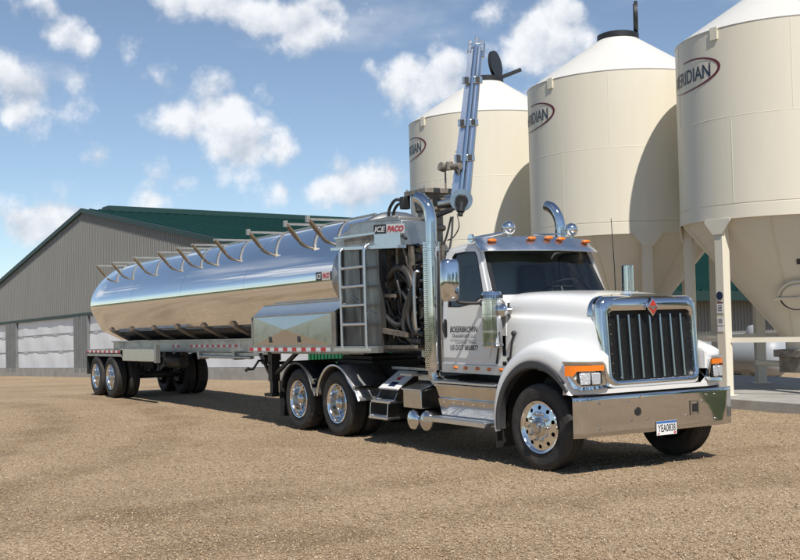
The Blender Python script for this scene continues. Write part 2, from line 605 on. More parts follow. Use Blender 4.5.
# ------------------------------------------------------------------ mesh helpers
def cr(pts, n):
    """Catmull-Rom through pts, n segments per span"""
    P = [np.array(p, float) for p in pts]
    P = [2 * P[0] - P[1]] + P + [2 * P[-1] - P[-2]]
    out = []
    for i in range(1, len(P) - 2):
        for k in range(n):
            t = k / n
            a, b, c, d = P[i - 1:i + 3]
            out.append(.5 * ((2 * b) + (-a + c) * t + (2 * a - 5 * b + 4 * c - d) * t * t + (-a + 3 * b - 3 * c + d) * t ** 3))
    out.append(P[-2])
    return out


class MB:
    def __init__(s):
        s.v, s.f, s.mi = [], [], []

    def add(s, v, f, mi=0):
        o = len(s.v)
        s.v += [tuple(map(float, p)) for p in v]
        s.f += [tuple(i + o for i in q) for q in f]
        s.mi += [mi] * len(f)
        return s

    def box(s, x0, x1, y0, y1, z0, z1, mi=0):
        v = [(x, y, z) for x in (x0, x1) for y in (y0, y1) for z in (z0, z1)]
        return s.add(v, [(0, 1, 3, 2), (4, 6, 7, 5), (0, 4, 5, 1), (2, 3, 7, 6), (0, 2, 6, 4), (1, 5, 7, 3)], mi)

    def hexa(s, p, mi=0):
        """8 points: bottom 4 in order then top 4"""
        return s.add(p, [(3, 2, 1, 0), (4, 5, 6, 7), (0, 1, 5, 4), (1, 2, 6, 5), (2, 3, 7, 6), (3, 0, 4, 7)], mi)

    def bar(s, a, b, w, h, up=(0, 0, 1), mi=0):
        a, b, up = Vector(a), Vector(b), Vector(up)
        d = (b - a).normalized()
        r = d.cross(up)
        if r.length < 1e-4:
            r = d.cross(Vector((1, 0, 0)))
        r.normalize()
        u = r.cross(d)
        p = []
        for q in (a, b):
            for i, j in ((-1, -1), (1, -1), (1, 1), (-1, 1)):
                p.append(q + r * (i * w / 2) + u * (j * h / 2))
        return s.add(p, [(3, 2, 1, 0), (4, 5, 6, 7), (0, 1, 5, 4), (1, 2, 6, 5), (2, 3, 7, 6), (3, 0, 4, 7)], mi)

    def loft(s, loops, closed=True, cap0=False, cap1=False, mi=0):
        n = len(loops[0])
        v = [p for l in loops for p in l]
        f = []
        for i in range(len(loops) - 1):
            for j in range(n if closed else n - 1):
                k = (j + 1) % n
                f.append((i * n + j, i * n + k, (i + 1) * n + k, (i + 1) * n + j))
        if cap0:
            f.append(tuple(range(n - 1, -1, -1)))
        if cap1:
            f.append(tuple((len(loops) - 1) * n + j for j in range(n)))
        return s.add(v, f, mi)

    def tube(s, path, r, n=10, caps=True, mi=0):
        P = [Vector(p) for p in path]
        loops = []
        ref = None
        for i, p in enumerate(P):
            d = (P[min(i + 1, len(P) - 1)] - P[max(i - 1, 0)]).normalized()
            if ref is None:
                ref = Vector((0, 0, 1)) if abs(d.z) < .9 else Vector((1, 0, 0))
            a = d.cross(ref).normalized()
            b = a.cross(d)
            ref = b
            rr = r[i] if isinstance(r, (list, tuple)) else r
            loops.append([p + (a * math.cos(2 * math.pi * k / n) + b * math.sin(2 * math.pi * k / n)) * rr for k in range(n)])
        return s.loft(loops, True, caps, caps, mi)

    def cyl(s, a, b, r, n=20, r2=None, mi=0, caps=True):
        return s.tube([a, b], [r, r if r2 is None else r2], n, caps, mi)

    def lathe(s, prof, org=(0, 0, 0), axis='y', n=32, mi=0, a0=0, a1=2 * math.pi, capends=False):
        full = abs(a1 - a0 - 2 * math.pi) < 1e-6
        m = n if full else n + 1
        loops = []
        for k in range(m):
            t = a0 + (a1 - a0) * k / n
            c, q = math.cos(t), math.sin(t)
            l = []
            for r, h in prof:
                if axis == 'y':
                    p = (r * c, h, r * q)
                elif axis == 'z':
                    p = (r * c, r * q, h)
                else:
                    p = (h, r * c, r * q)
                l.append((p[0] + org[0], p[1] + org[1], p[2] + org[2]))
            loops.append(l)
        if full:
            loops.append(loops[0])
        return s.loft(loops, False, mi=mi)

    def prism(s, poly, fn, t0, t1, mi=0):
        """poly: list of 2D; fn(a, b, t) -> 3D"""
        n = len(poly)
        v = [fn(a, b, t0) for a, b in poly] + [fn(a, b, t1) for a, b in poly]
        f = [tuple(range(n)), tuple(range(2 * n - 1, n - 1, -1))]
        f += [(i, (i + 1) % n, (i + 1) % n + n, i + n) for i in range(n)]
        return s.add(v, f, mi)

    def ring(s, outer, inner, mi=0):
        n = len(outer)
        return s.add(list(outer) + list(inner), [(i, (i + 1) % n, n + (i + 1) % n, n + i) for i in range(n)], mi)

    def sphere(s, c, r, n=16, m=10, mi=0, sc_=(1, 1, 1)):
        pr = [(max(1e-4, math.sin(math.pi * i / m)), -math.cos(math.pi * i / m)) for i in range(m + 1)]
        loops = [[(c[0] + r * sc_[0] * a * math.cos(2 * math.pi * k / n), c[1] + r * sc_[1] * a * math.sin(2 * math.pi * k / n), c[2] + r * sc_[2] * h) for k in range(n)] for a, h in pr]
        return s.loft(loops, True, mi=mi)

    def mesh(s, name, mats, angle=38, weld=False):
        me = bpy.data.meshes.new(name)
        me.from_pydata(s.v, [], s.f)
        mats = mats if isinstance(mats, (list, tuple)) else [mats]
        for m in mats:
            me.materials.append(M[m] if isinstance(m, str) else m)
        me.polygons.foreach_set('material_index', s.mi)
        bm = bmesh.new()
        bm.from_mesh(me)
        bmesh.ops.remove_doubles(bm, verts=bm.verts, dist=1e-5)
        bmesh.ops.recalc_face_normals(bm, faces=bm.faces)
        bm.to_mesh(me)
        bm.free()
        me.polygons.foreach_set('use_smooth', [True] * len(me.polygons))
        me.set_sharp_from_angle(angle=R(angle))
        return me


WL = {}


def link(name, me, parent=None, loc=None, rotz=0.0, bev=0.0, subs=0):
    """mesh in world coordinates (loc None) or in its own coordinates placed at world loc"""
    o = bpy.data.objects.new(name, me)
    col.objects.link(o)
    pw = Vector(WL.get(parent.name, (0, 0, 0))) if parent else Vector((0, 0, 0))
    w = Vector(loc) if loc is not None else Vector((0, 0, 0))
    if parent:
        o.parent = parent
    o.location = w - pw
    o.rotation_euler = (0, 0, rotz)
    WL[o.name] = w
    if bev:
        md = o.modifiers.new('bevel', 'BEVEL')
        md.width = bev
        md.segments = 2
        md.limit_method = 'ANGLE'
        md.angle_limit = R(40)
        md.harden_normals = False
    if subs:
        md = o.modifiers.new('subdivision', 'SUBSURF')
        md.levels = md.render_levels = subs
    return o


def part(name, mb, mats, parent=None, bev=0.0, label=None, angle=38, subs=0):
    o = link(name, mb.mesh(name, mats, angle), parent, bev=bev, subs=subs)
    if label:
        o['label'] = label
    return o


def islands(name, mb, mats, parent=None, bev=0.0, angle=38):
    """one part per separate piece of the builder"""
    par = list(range(len(mb.v)))

    def find(a):
        while par[a] != a:
            par[a] = par[par[a]]
            a = par[a]
        return a
    for q in mb.f:
        for k in q[1:]:
            par[find(k)] = find(q[0])
    groups = {}
    for q, m_ in zip(mb.f, mb.mi):
        groups.setdefault(find(q[0]), []).append((q, m_))
    for fs in groups.values():
        used = sorted({i for q, _ in fs for i in q})
        ix = {o: k for k, o in enumerate(used)}
        m2 = MB()
        m2.v = [mb.v[i] for i in used]
        m2.f = [tuple(ix[i] for i in q) for q, _ in fs]
        m2.mi = [m_ for _, m_ in fs]
        part(name, m2, mats, parent, bev, None, angle)


def empty(name, loc, parent=None, rot=(0, 0, 0)):
    o = bpy.data.objects.new(name, None)
    o.empty_display_size = .2
    col.objects.link(o)
    pw = Vector(WL.get(parent.name, (0, 0, 0))) if parent else Vector((0, 0, 0))
    if parent:
        o.parent = parent
    o.location = Vector(loc) - pw
    o.rotation_euler = rot
    WL[o.name] = Vector(loc)
    return o


def thing(o, label, cat, group=None):
    o['label'] = label
    o['category'] = cat
    if group:
        o['group'] = group
    return o


def text2d(body, size, shear=0.0, off=0.0, space=1.0):
    cu = bpy.data.curves.new('t', 'FONT')
    cu.body = body
    cu.size = size
    cu.shear = shear
    cu.offset = off
    cu.space_character = space
    cu.resolution_u = 3
    cu.fill_mode = 'BOTH'
    o = bpy.data.objects.new('t', cu)
    col.objects.link(o)
    dg = bpy.context.evaluated_depsgraph_get()
    me = bpy.data.meshes.new_from_object(o.evaluated_get(dg))
    v = [(p.co.x, p.co.y) for p in me.vertices]
    f = [tuple(p.vertices) for p in me.polygons]
    bpy.data.objects.remove(o)
    bpy.data.curves.remove(cu)
    bpy.data.meshes.remove(me)
    xs = [p[0] for p in v]
    ys = [p[1] for p in v]
    return v, f, (min(xs), max(xs), min(ys), max(ys))


def text_fit(body, x0, x1, y0, y1, shear=0.0, off=0.0):
    """text scaled to fill a rectangle"""
    v, f, (a, b, c, d) = text2d(body, 1.0, shear, off)
    return [(x0 + (x - a) / (b - a) * (x1 - x0), y0 + (y - c) / (d - c) * (y1 - y0)) for x, y in v], f


def sstep(a, b, x):
    t = np.clip((x - a) / (b - a), 0, 1)
    return t * t * (3 - 2 * t)


# ================================================================== SETTING
def gz(x, y):
    plane = -1.574 + (.0257 * (x + 59.55) - .0039 * (y - 10.25))
    z = plane * sstep(-17.8, -28.0, x)
    z = np.where(x < -17.8, z, 0.0)
    z = np.where(x < -130, np.maximum(z, -3.4), z)
    z = z + .10 * sstep(3.6, 5.6, y) * sstep(-15.5, -12.5, x)
    return z


xs = np.unique(np.concatenate([np.array([-1800, -1100, -600, -350, -220, -160]), np.arange(-130, -30, 5), np.arange(-30, 16, .5), np.arange(16, 70, 4), np.array([90, 140, 240, 500, 1000, 1800])]))
ys = np.unique(np.concatenate([np.array([-1800, -1000, -500, -250, -150, -100]), np.arange(-80, -14, 4), np.arange(-14, 12, .5), np.arange(12, 90, 4), np.array([120, 200, 400, 900, 1800])]))
X, Y = np.meshgrid(xs, ys, indexing='ij')
rough_ = (rng.random(X.shape) - .5) * .018 * ((X > -30) & (X < 16) & (Y > -14) & (Y < 12)) 
Z = gz(X, Y) + rough_ - .004
near_w = ((X > -20) & (X < 2) & (np.abs(Y) < 2.2))
Z = np.where(near_w, np.minimum(Z, 0.0), Z)
nx, ny = X.shape
vv = np.stack([X, Y, Z], -1).reshape(-1, 3)
idx = np.arange(nx * ny).reshape(nx, ny)
ff = np.stack([idx[:-1, :-1], idx[1:, :-1], idx[1:, 1:], idx[:-1, 1:]], -1).reshape(-1, 4)
gme = bpy.data.meshes.new('ground')
gme.from_pydata(vv.tolist(), [], ff.tolist())
gme.materials.append(M['ground'])
gme.polygons.foreach_set('use_smooth', [True] * len(gme.polygons))
ground = link('ground', gme)
ground['kind'] = 'structure'
ground['label'] = 'tan gravel yard in front of the truck'

# loose gravel stones on the yard, denser close to the viewer
def stones(n):
    ang = rng.uniform(-.40, .40, n)
    dist = 8.0 + 17.0 * rng.random(n) ** 1.7
    bx, by = _f.x, _f.y
    L = math.hypot(bx, by)
    bx, by = bx / L, by / L
    px = CAM.x + dist * (bx * np.cos(ang) - by * np.sin(ang))
    py = CAM.y + dist * (by * np.cos(ang) + bx * np.sin(ang))
    keep = ~((py > 5.75))
    px, py, dist = px[keep], py[keep], dist[keep]
    n = len(px)
    s = (.0035 + .0095 * rng.random(n) ** 3.0) * (0.8 + dist / 45.0)
    base = np.array([(1, 0, 0), (.2, 1, 0), (-1, .1, 0), (-.1, -1, 0), (.1, .05, .8), (0, 0, -.6)], float)
    v = base[None] * s[:, None, None] * rng.uniform(.6, 1.35, (n, 6, 3))
    th = rng.uniform(0, 2 * np.pi, n)
    c, q = np.cos(th)[:, None], np.sin(th)[:, None]
    vx = v[:, :, 0] * c - v[:, :, 1] * q + px[:, None]
    vy = v[:, :, 0] * q + v[:, :, 1] * c + py[:, None]
    vz = v[:, :, 2] + (gz(px, py) + s * .25)[:, None]
    V = np.stack([vx, vy, vz], -1).reshape(-1, 3)
    F = np.array([(0, 1, 4), (1, 2, 4), (2, 3, 4), (3, 0, 4), (1, 0, 5), (2, 1, 5), (3, 2, 5), (0, 3, 5)])
    F = (F[None] + (np.arange(n) * 6)[:, None, None]).reshape(-1, 3)
    me = bpy.data.meshes.new('gravel')
    me.vertices.add(len(V))
    me.vertices.foreach_set('co', V.ravel())
    me.loops.add(F.size)
    me.loops.foreach_set('vertex_index', F.ravel())
    me.polygons.add(len(F))
    me.polygons.foreach_set('loop_start', np.arange(0, F.size, 3))
    me.polygons.foreach_set('loop_total', np.full(len(F), 3))
    me.materials.append(M['stone'])
    me.update(calc_edges=True)
    o = link('gravel', me)
    o['kind'] = 'stuff'
    o['label'] = 'loose tan gravel stones scattered over the yard'
    o['category'] = 'gravel'


stones(85000)

# far wood behind the viewer (mirrored in the chrome)
def wood():
    mb = MB()
    V, F = [], []
    for k in range(46):
        if k < 30:
            x, y = rng.uniform(30, 42), -26 + k * 2.8 + rng.uniform(-1, 1)
        else:
            x, y = -60 + (k - 30) * 9 + rng.uniform(-3, 3), -rng.uniform(120, 130)
        h = rng.uniform(6.5, 12)
        m = 420
        t = rng.random(m) ** .7
        rad = (1 - t) * h * .24 * np.sqrt(rng.random(m)) + .15
        a = rng.uniform(0, 2 * np.pi, m)
        c = np.stack([x + rad * np.cos(a), y + rad * np.sin(a), .5 + t * h], -1)
        s = rng.uniform(.25, .6, m)
        for j in range(3):
            V.append(None)
        tri = c[:, None, :] + rng.normal(0, 1, (m, 3, 3)) * s[:, None, None] * .6
        V[-3:] = []
        o = len(mb.v)
        mb.add(tri.reshape(-1, 3), [(3 * i, 3 * i + 1, 3 * i + 2) for i in range(m)])
    me = bpy.data.meshes.new('far_wood')
    me.from_pydata(mb.v, [], mb.f)
    me.materials.append(M['leaf'])
    o = link('far_wood', me)
    o['kind'] = 'stuff'
    o['label'] = 'dark green conifer wood mirrored in the chrome'
    o['category'] = 'wood'


wood()

# ------------------------------------------------------------------ barn
BM = Matrix(((0.99616624, -0.08361798, -0.02570717), (0.08374446, 0.9964797, 0.00388174), (0.02529209, -0.00601969, 0.99966198)))
barn = bpy.data.objects.new('barn', None)
col.objects.link(barn)
barn.matrix_world = Matrix.Translation((-59.552, 10.2547, -1.5739)) @ BM.to_4x4()
thing(barn, 'long low grey barn with green metal roof and white curtain sides, behind the trailer', 'barn')


def bpart(name, mb, mats, parent=None, bev=0, label=None, angle=38):
    o = bpy.data.objects.new(name, mb.mesh(name, mats, angle))
    col.objects.link(o)
    o.parent = parent or barn
    if label:
        o['label'] = label
    return o


HT, HC, HP, HW, HE = 4.03, .584, 10.644, 36.18, 3.44
PITCH = (HP - HE) / HW


def rake(u):
    return HP - abs(u) * PITCH


mb = MB()
u = -36.0
P = .25
cols = []
while u < HW - .3:
    for du, dv in ((0, 0), (.15, 0), (.17, -.035), (.23, -.035)):
        cols.append((u + du, dv))
    u += P
v, f = [], []
for i, (u, dv) in enumerate(cols):
    v += [(u, dv, min(HT, rake(u) - .1)), (u, dv, rake(u) - .05)]
    if i:
        f.append((2 * i - 2, 2 * i, 2 * i + 1, 2 * i - 1))
mb.add(v, f)
bpart('gable_cladding', mb, 'barn', angle=20)
# side wall cladding
mb = MB()
v, f = [], []
k = 0
vpos = 0.0
while vpos < 150:
    for dv, du in ((0, 0), (.15, 0), (.17, .035), (.23, .035)):
        v += [(HW - .35 + du, vpos + dv, .6), (HW - .35 + du, vpos + dv, HE - .05)]
        if k:
            f.append((2 * k - 2, 2 * k, 2 * k + 1, 2 * k - 1))
        k += 1
    vpos += .25
mb.add(v, f)
bpart('side_cladding', mb, 'barn', angle=20)
mb = MB()
mb.box(-40, HW - .3, .2, .6, 0, HC)
mb.box(-40, HW - .25, -.12, .2, -.6, HC)
bpart('concrete_base', mb, 'concrete')
mb = MB()
mb.box(HW - .55, HW - .22, .3, 150, -.6, .62)
bpart('concrete_base', mb, 'concrete')
mb = MB()
mb.box(-40, HW - 5.0, .9, 61, HC, HT)
bpart('inner_lining', mb, 'galv')
# roof planes
for s in (-1, 1):
    mb = MB()
    v, f = [], []
    k = 0
    vpos = -.10
    while vpos < 150:
        for dv, dw in ((0, 0), (.52, 0), (.55, .06), (.61, .06)):
            v += [(s * 0, vpos + dv, HP + .12 + dw), (s * (HW + .6), vpos + dv, HP - PITCH * (HW + .6) + .12 + dw)]
            if k:
                f.append((2 * k - 2, 2 * k, 2 * k + 1, 2 * k - 1))
            k += 1
        vpos += .64
    mb.add(v, f)
    bpart('roof_sheet', mb, 'barngreen', angle=20)
    # rake trim
    mb = MB()
    mb.hexa([(0, -.16, HP - .12), (s * (HW + .6), -.16, rake(HW + .6) - .12), (s * (HW + .6), -.02, rake(HW + .6) - .12), (0, -.02, HP - .12),
             (0, -.16, HP + .17), (s * (HW + .6), -.16, rake(HW + .6) + .17), (s * (HW + .6), -.02, rake(HW + .6) + .17), (0, -.02, HP + .17)])
    bpart('rake_trim', mb, 'barntrim')
    mb = MB()
    mb.box(min(s * (HW + .5), s * (HW + .75)), max(s * (HW + .5), s * (HW + .75)), -.1, 150, rake(HW + .6) - .35, rake(HW + .6) + .1)
    bpart('eave_fascia', mb, 'barntrim')
mb = MB()
mb.prism([(-.9, HP - .02), (.9, HP - .02), (.55, HP + .36), (-.55, HP + .36)], lambda a, b, t: (a, t, b), 1.5, 150)
bpart('ridge_vent', mb, 'barntrim')
mb = MB()
mb.box(-36.5, HW - .4, -.1, .12, HT - .14, HT + .06)
bpart('bottom_trim', mb, 'barntrim')
# curtain bays between doubled posts
SP = 14.0
for kbay in range(-1, 3):
    c = -14.85 + kbay * 14.35
    pts = [(c - 1.3, c - .25), (c - .1, c + 1.2)]
    for a, b in pts:
        if b < -30 or a > 30:
            continue
        mb = MB()
        mb.box(a, b, -.1, .14, HC - .25, HT - .14)
        for q in np.arange(a + .2, b - .1, .45):
            mb.box(q, q + .18, -.14, -.1, HC - .2, HT - .14)
        bpart('post', mb, 'galv')
    mb = MB()
    a, b = c + 1.22, c + 14.35 - 1.32
    n, mz = 40, 14
    v, f = [], []
    for i in range(n + 1):
        for j in range(mz + 1):
            uu = a + (b - a) * i / n
            w = HC + .02 + (HT - .16 - HC) * j / mz
            d = .06 + .015 * math.sin(uu * 1.7 + w * 1.9) + .008 * math.sin(uu * 4.3 - w * 2.1) - .015 * math.sin(math.pi * ((w - HC) % 1.15) / 1.15)
            v.append((uu, d, w))
    for i in range(n):
        for j in range(mz):
            f.append((i * (mz + 1) + j, (i + 1) * (mz + 1) + j, (i + 1) * (mz + 1) + j + 1, i * (mz + 1) + j + 1))
    mb.add(v, f)
    cu = bpart('curtain', mb, 'curtain', angle=60)
    for w in (HC + 1.15, HC + 2.3):
        mb = MB()
        mb.cyl((a, .032, w), (b, .032, w), .02, 8)
        bpart('curtain_pipe', mb, 'galv', parent=cu)

# ------------------------------------------------------------------ silos
SR, ZE, ZB, ZC, RC = 2.128, 7.04, 3.516, 8.20, .43


def silo(cx, cy, lid, label, man=False):
    e = empty('feed_silo', (cx, cy, .28))
    thing(e, label, 'silo', 'cream feed silos on the concrete pad')
    N = 96

    def cyl_at(th, z, r=SR):
        return (cx + r * math.cos(th), cy + r * math.sin(th), z)
    mb = MB()
    pr = [(SR - .005, ZB), (SR + .006, ZB), (SR + .006, 3.763), (SR - .008, 3.766), (SR - .008, 3.786), (SR, 3.790), (SR, 5.372), (SR + .0022, 5.376), (SR + .0022, 5.386), (SR, 5.390), (SR, ZE)]
    mb.lathe(pr, (cx, cy, 0), 'z', N)
    part('shell', mb, 'cream', e, angle=12)
    mb = MB()
    mb.lathe([(SR + .004, ZE - .015), (SR + .012, ZE + .003), (SR - .02, ZE + .022), (RC + .01, ZC - .02), (RC, ZC + .02)], (cx, cy, 0), 'z', N)
    part('roof', mb, 'roofwhite', e)
    for zz0, zz1, off_ in ((3.80, 5.36, 20), (5.40, 7.0, 50)):
        for k in range(5):
            t = R(off_ + 72 * k - 100)
            mb = MB()
            mb.bar(cyl_at(t, zz0, SR + .0005), cyl_at(t, zz1, SR + .0005), .012, .006, (math.cos(t), math.sin(t), 0))
            part('weld_seam', mb, 'cream', e)
    for a in (-88, 32, 152):
        t = R(a)
        mb = MB()
        mb.add([], [])
        d, tt = Vector((math.cos(t), math.sin(t), 0)), Vector((-math.sin(t), math.cos(t), 0))
        p0 = Vector((cx, cy, 0)) + d * (SR - .02)
        q = []
        for zz_ in (ZE - .2, ZE + .03):
            for i, j in ((-.08, 0), (.08, 0), (.08, .05), (-.08, .05)):
                q.append(p0 + tt * i + d * j + Vector((0, 0, zz_)))
        mb.hexa(q)
        part('lifting_lug', mb, 'cream', e)
    mb = MB()
    mb.lathe([(RC - .03, ZC - .05), (RC + .05, ZC - .02), (RC + .05, ZC + .09), (RC - .02, ZC + .12), (RC - .06, ZC + .05)], (cx, cy, 0), 'z', 32)
    cap = part('lid_collar', mb, 'black', e)
    mb = MB()
    n_, h_, ax_, hr_, arm_ = lid     # hinge direction, lid normal, lid up axis, hinge radius, arm
    hd = Vector((math.cos(n_), math.sin(n_), 0))
    hp = Vector((cx, cy, ZC + .09)) + hd * hr_
    nrm = Vector(h_).normalized()
    upv = Vector(ax_).normalized()
    ctr = hp + upv * .38
    mb.cyl(ctr - nrm * .04, ctr + nrm * .04, .39, 28)
    mb.cyl(ctr - nrm * .06, ctr - nrm * .04, .33, 28)
    lid_o = part('lid', mb, 'black', e)
    if arm_:
        mb = MB()
        mb.bar(hp - Vector(arm_) * .1, hp + Vector(arm_), .09, .09)
        part('lid_arm', mb, 'black', lid_o)
    # hopper
    mb = MB()
    mb.lathe([(SR - .03, ZB + .05), (SR - .05, ZB), (.22, 1.22), (.22, 1.05)], (cx, cy, 0), 'z', 72)
    hop = part('hopper', mb, 'cream', e)
    mb = MB()
    for k in range(6):
        t = R(60 * k - 62)
        mb.bar((cx + (SR - .06) * math.cos(t), cy + (SR - .06) * math.sin(t), ZB - .02), (cx + .24 * math.cos(t), cy + .24 * math.sin(t), 1.24), .012, .03, (math.cos(t), math.sin(t), 1))
    islands('hopper_seam', mb, 'cream', e)
    mb = MB()
    mb.box(cx - .32, cx + .32, cy - .32, cy + .32, .92, 1.06)
    mb.box(cx - .25, cx + .25, cy - .25, cy + .25, .62, .92)
    part('outlet_gate', mb, 'machine', e, bev=.01)
    mb = MB()
    mb.cyl((cx - .9, cy - .1, .78), (cx + 2.4, cy - .35, .78), .06, 14)
    part('auger_tube', mb, 'cream', e)
    for k in range(6):
        t = R(60 * k - 90)
        d, tt = Vector((math.cos(t), math.sin(t), 0)), Vector((-math.sin(t), math.cos(t), 0))
        p0 = Vector((cx, cy, 0)) + d * (SR - .10)
        mb = MB()
        q = []
        for zz_ in (.28, ZB):
            for i, j in ((-.10, -.09), (.10, -.09), (.10, .09), (-.10, .09)):
                q.append(p0 + tt * i + d * j + Vector((0, 0, zz_)))
        mb.hexa(q)
        q2 = []
        for i, j in ((-.17, -.16), (.17, -.16), (.17, .16), (-.17, .16)):
            q2.append(p0 + tt * i + d * j + Vector((0, 0, .28)))
        mb.hexa(q2 + [a + Vector((0, 0, .02)) for a in q2])
        leg = part('leg', mb, 'cream', e, bev=.012)
        mb = MB()
        mb.prism([(-.30, ZB + .01), (.30, ZB + .01), (.30, ZB - .04), (.11, ZB - .27), (-.11, ZB - .27), (-.30, ZB - .04)], lambda a, b, w: p0 + tt * a + d * w + Vector((0, 0, b)), .092, .112)
        part('gusset', mb, 'cream', leg)
    # guard rails between the legs
    for k in range(6):
        t0, t1 = R(60 * k - 90), R(60 * k - 30)
        r_ = SR - .10
        mb = MB()
        mb.bar((cx + r_ * math.cos(t0), cy + r_ * math.sin(t0), 1.30), (cx + r_ * math.cos(t1), cy + r_ * math.sin(t1), 1.30), .05, .09)
        part('rail', mb, 'cream', e)
    # lettering wrapped round the shell
    tip = R(-86.0)
    W = 1.40
    th1 = R(-91.2)
    v, f = text_fit('MERIDIAN', 0, W, 6.185, 6.445, off=.012)
    mb = MB()
    mb.add([cyl_at(th1 - (W - x) / SR, z, SR + .006) for x, z in v], f)
    part('lettering', mb, 'navy', e)
    mb = MB()
    ca, hw, hh = R(-110.5), R(24.8), .285
    loops = []
    for k in range(61):
        a = R(98 - k * 4.4)
        # crescent: thick at the right tip
        wd = .040 * max(.12, math.cos(a * .55)) ** 1.5
        pt = []
        for rr in (-wd, wd):
            pt.append(cyl_at(ca + hw * math.cos(a) * (1 + rr * .8), 6.32 + (hh + rr * .6) * math.sin(a) + .02 * math.cos(a), SR + .006))
        loops.append(pt)
    loops = [loops[i] for i in range(len(loops))]
    mb.loft(loops, closed=False)
    part('swoosh', mb, 'maroon', e)
    if man:
        t = R(-50)
        d, tt = Vector((math.cos(t), math.sin(t), 0)), Vector((-math.sin(t), math.cos(t), 0))
        zc = 2.12
        rr = .22 + (zc - 1.22) * (SR - .05 - .12) / (ZB - 1.22)
        sl = math.atan2(SR - .27, ZB - 1.22)
        up = (d * math.sin(sl) + Vector((0, 0, 1)) * math.cos(sl)).normalized()
        nrm = (d * math.cos(sl) - Vector((0, 0, 1)) * math.sin(sl)).normalized()
        c = Vector((cx, cy, zc)) + d * (rr - .02)
        mb = MB()
        mb.tube([c + tt * (.34 * math.cos(k * math.pi / 20)) + up * (.34 * math.sin(k * math.pi / 20)) + nrm * .06 for k in range(41)], .025, 8, False)
        mh = part('manhole_ring', mb, 'cream', e)
        mb = MB()
        mb.cyl(c - nrm * .1, c + nrm * .10, .29, 32)
        part('manhole_cover', mb, 'cream', mh, bev=.02)
        mb = MB()
        mb.tube([c + tt * (.31 * math.cos(k * math.pi / 20)) + up * (.31 * math.sin(k * math.pi / 20)) + nrm * .07 for k in range(20, 41)], .014, 8, False)
        part('gasket', mb, 'black', mh)
        mb = MB()
        mb.bar(c - tt * .42 + nrm * .125, c + tt * .42 + nrm * .125, .05, .03, nrm)
        mb.cyl(c + nrm * .12, c + nrm * .2 + up * .1, .012, 8)
        part('clamp_bar', mb, 'cream', mh)
        c2 = c + up * .75 + tt * .02
        mb = MB()
        mb.bar(c2 - up * .05, c2 + up * .05, .06, .03, nrm)
        part('grease_fitting', mb, 'blackmetal', e)
        # small signs on the front leg
        lx, ly = cx, cy - (SR - .10) - .095
        mb = MB()
        mb.cyl((lx - .005, ly, 2.12), (lx - .005, ly - .006, 2.12), .075, 20)
        part('round_sign', mb, 'navy', e)
        for z0, z1, mt in ((1.98, 2.0, 'maroon'), (1.80, 1.97, 'signwhite'), (1.58, 1.72, 'signwhite'), (1.46, 1.55, 'signwhite')):
            mb = MB()
            mb.box(lx - .07, lx + .07, ly - .005, ly, z0, z1)
            part('warning_label', mb, mt, e)
        mb = MB()
        for z0 in (1.93, 1.90, 1.87, 1.84, 1.68, 1.65, 1.62):
            mb.box(lx - .05, lx + .045, ly - .007, ly - .0055, z0, z0 + .012)
        islands('label_print', mb, 'ink', e)
    return e


silo(-3.666, 8.207, (R(50), (.6, -.8, 0), (.1, .1, 1), .45, None), 'nearest cream hopper silo at right edge, with round manhole and warning labels on its leg', man=True)
silo(-8.419, 8.26, (R(46), (.69, .725, .0), (-.03, -.03, 1), .44, None), 'middle cream hopper silo, its black lid standing upright above the roof')
silo(-13.592, 8.256, (R(53), (.871, .488, .1), (-.11, -.15, 1), .34, (.38, .50, .22)), 'farthest cream hopper silo behind the upright boom, black lid tilted open')

# open lid arms
mb = MB()
mb.box(-17.5, 2.5, 5.72, 11.2, -.3, .28)
pad = part('concrete_pad', mb, 'concrete', bev=.015)
pad['kind'] = 'structure'
pad['label'] = 'raised concrete pad under the silo legs'

# pale grey propane tank behind the silos
pt = thing(empty('storage_tank', (-9.4, 13.0, 0)), 'pale grey horizontal pressure tank on the ground behind the nearest silo', 'tank')
mb = MB()
pr = [(.01, -11.9), (.25, -11.86), (.42, -11.75), (.54, -11.55), (.57, -11.35), (.57, -8.35), (.54, -8.12), (.42, -7.92), (.25, -7.82), (.01, -7.78)]
mb.lathe(pr, (0, 13.0, .66), 'x', 32)
part('vessel', mb, 'propane', pt)
for xx in (-11.0, -8.7):
    mb = MB()
    mb.box(xx - .12, xx + .12, 12.55, 13.45, 0, .3)
    part('saddle', mb, 'concrete', pt)
mb = MB()
mb.lathe([(.001, 1.45), (.16, 1.42), (.2, 1.35), (.2, 1.2)], (-8.75, 13.0, 0), 'z', 20)
part('valve_dome', mb, 'propane', pt)
mb = MB()
mb.cyl((-9.9, 13, 1.2), (-9.9, 13, 1.42), .03, 8)
mb.cyl((-10.0, 13, 1.4), (-9.8, 13, 1.4), .04, 8)
part('valve', mb, 'maroon', pt)

# green ribbed container behind the trailer
gc = thing(empty('skip_container', (-17.4, 6.0, 0)), 'green ribbed steel container half hidden behind the trailer ladder', 'container')
mb = MB()
mb.box(-18.7, -16.3, 5.3, 6.7, .12, 1.2)
part('body', mb, 'green', gc)
for k in range(12):
    mb = MB()
    xx = -18.65 + k * .21
    mb.box(xx, xx + .07, 5.24, 5.3, .12, 1.2)
    part('rib', mb, 'green', gc)
mb = MB()
mb.box(-18.75, -16.25, 5.2, 6.8, 1.2, 1.28)
part('top_rail', mb, 'green', gc)
mb = MB()
for xx in (-18.4, -16.8):
    mb.box(xx, xx + .15, 5.3, 6.7, 0, .12)
islands('skid', mb, 'blackmetal', gc)


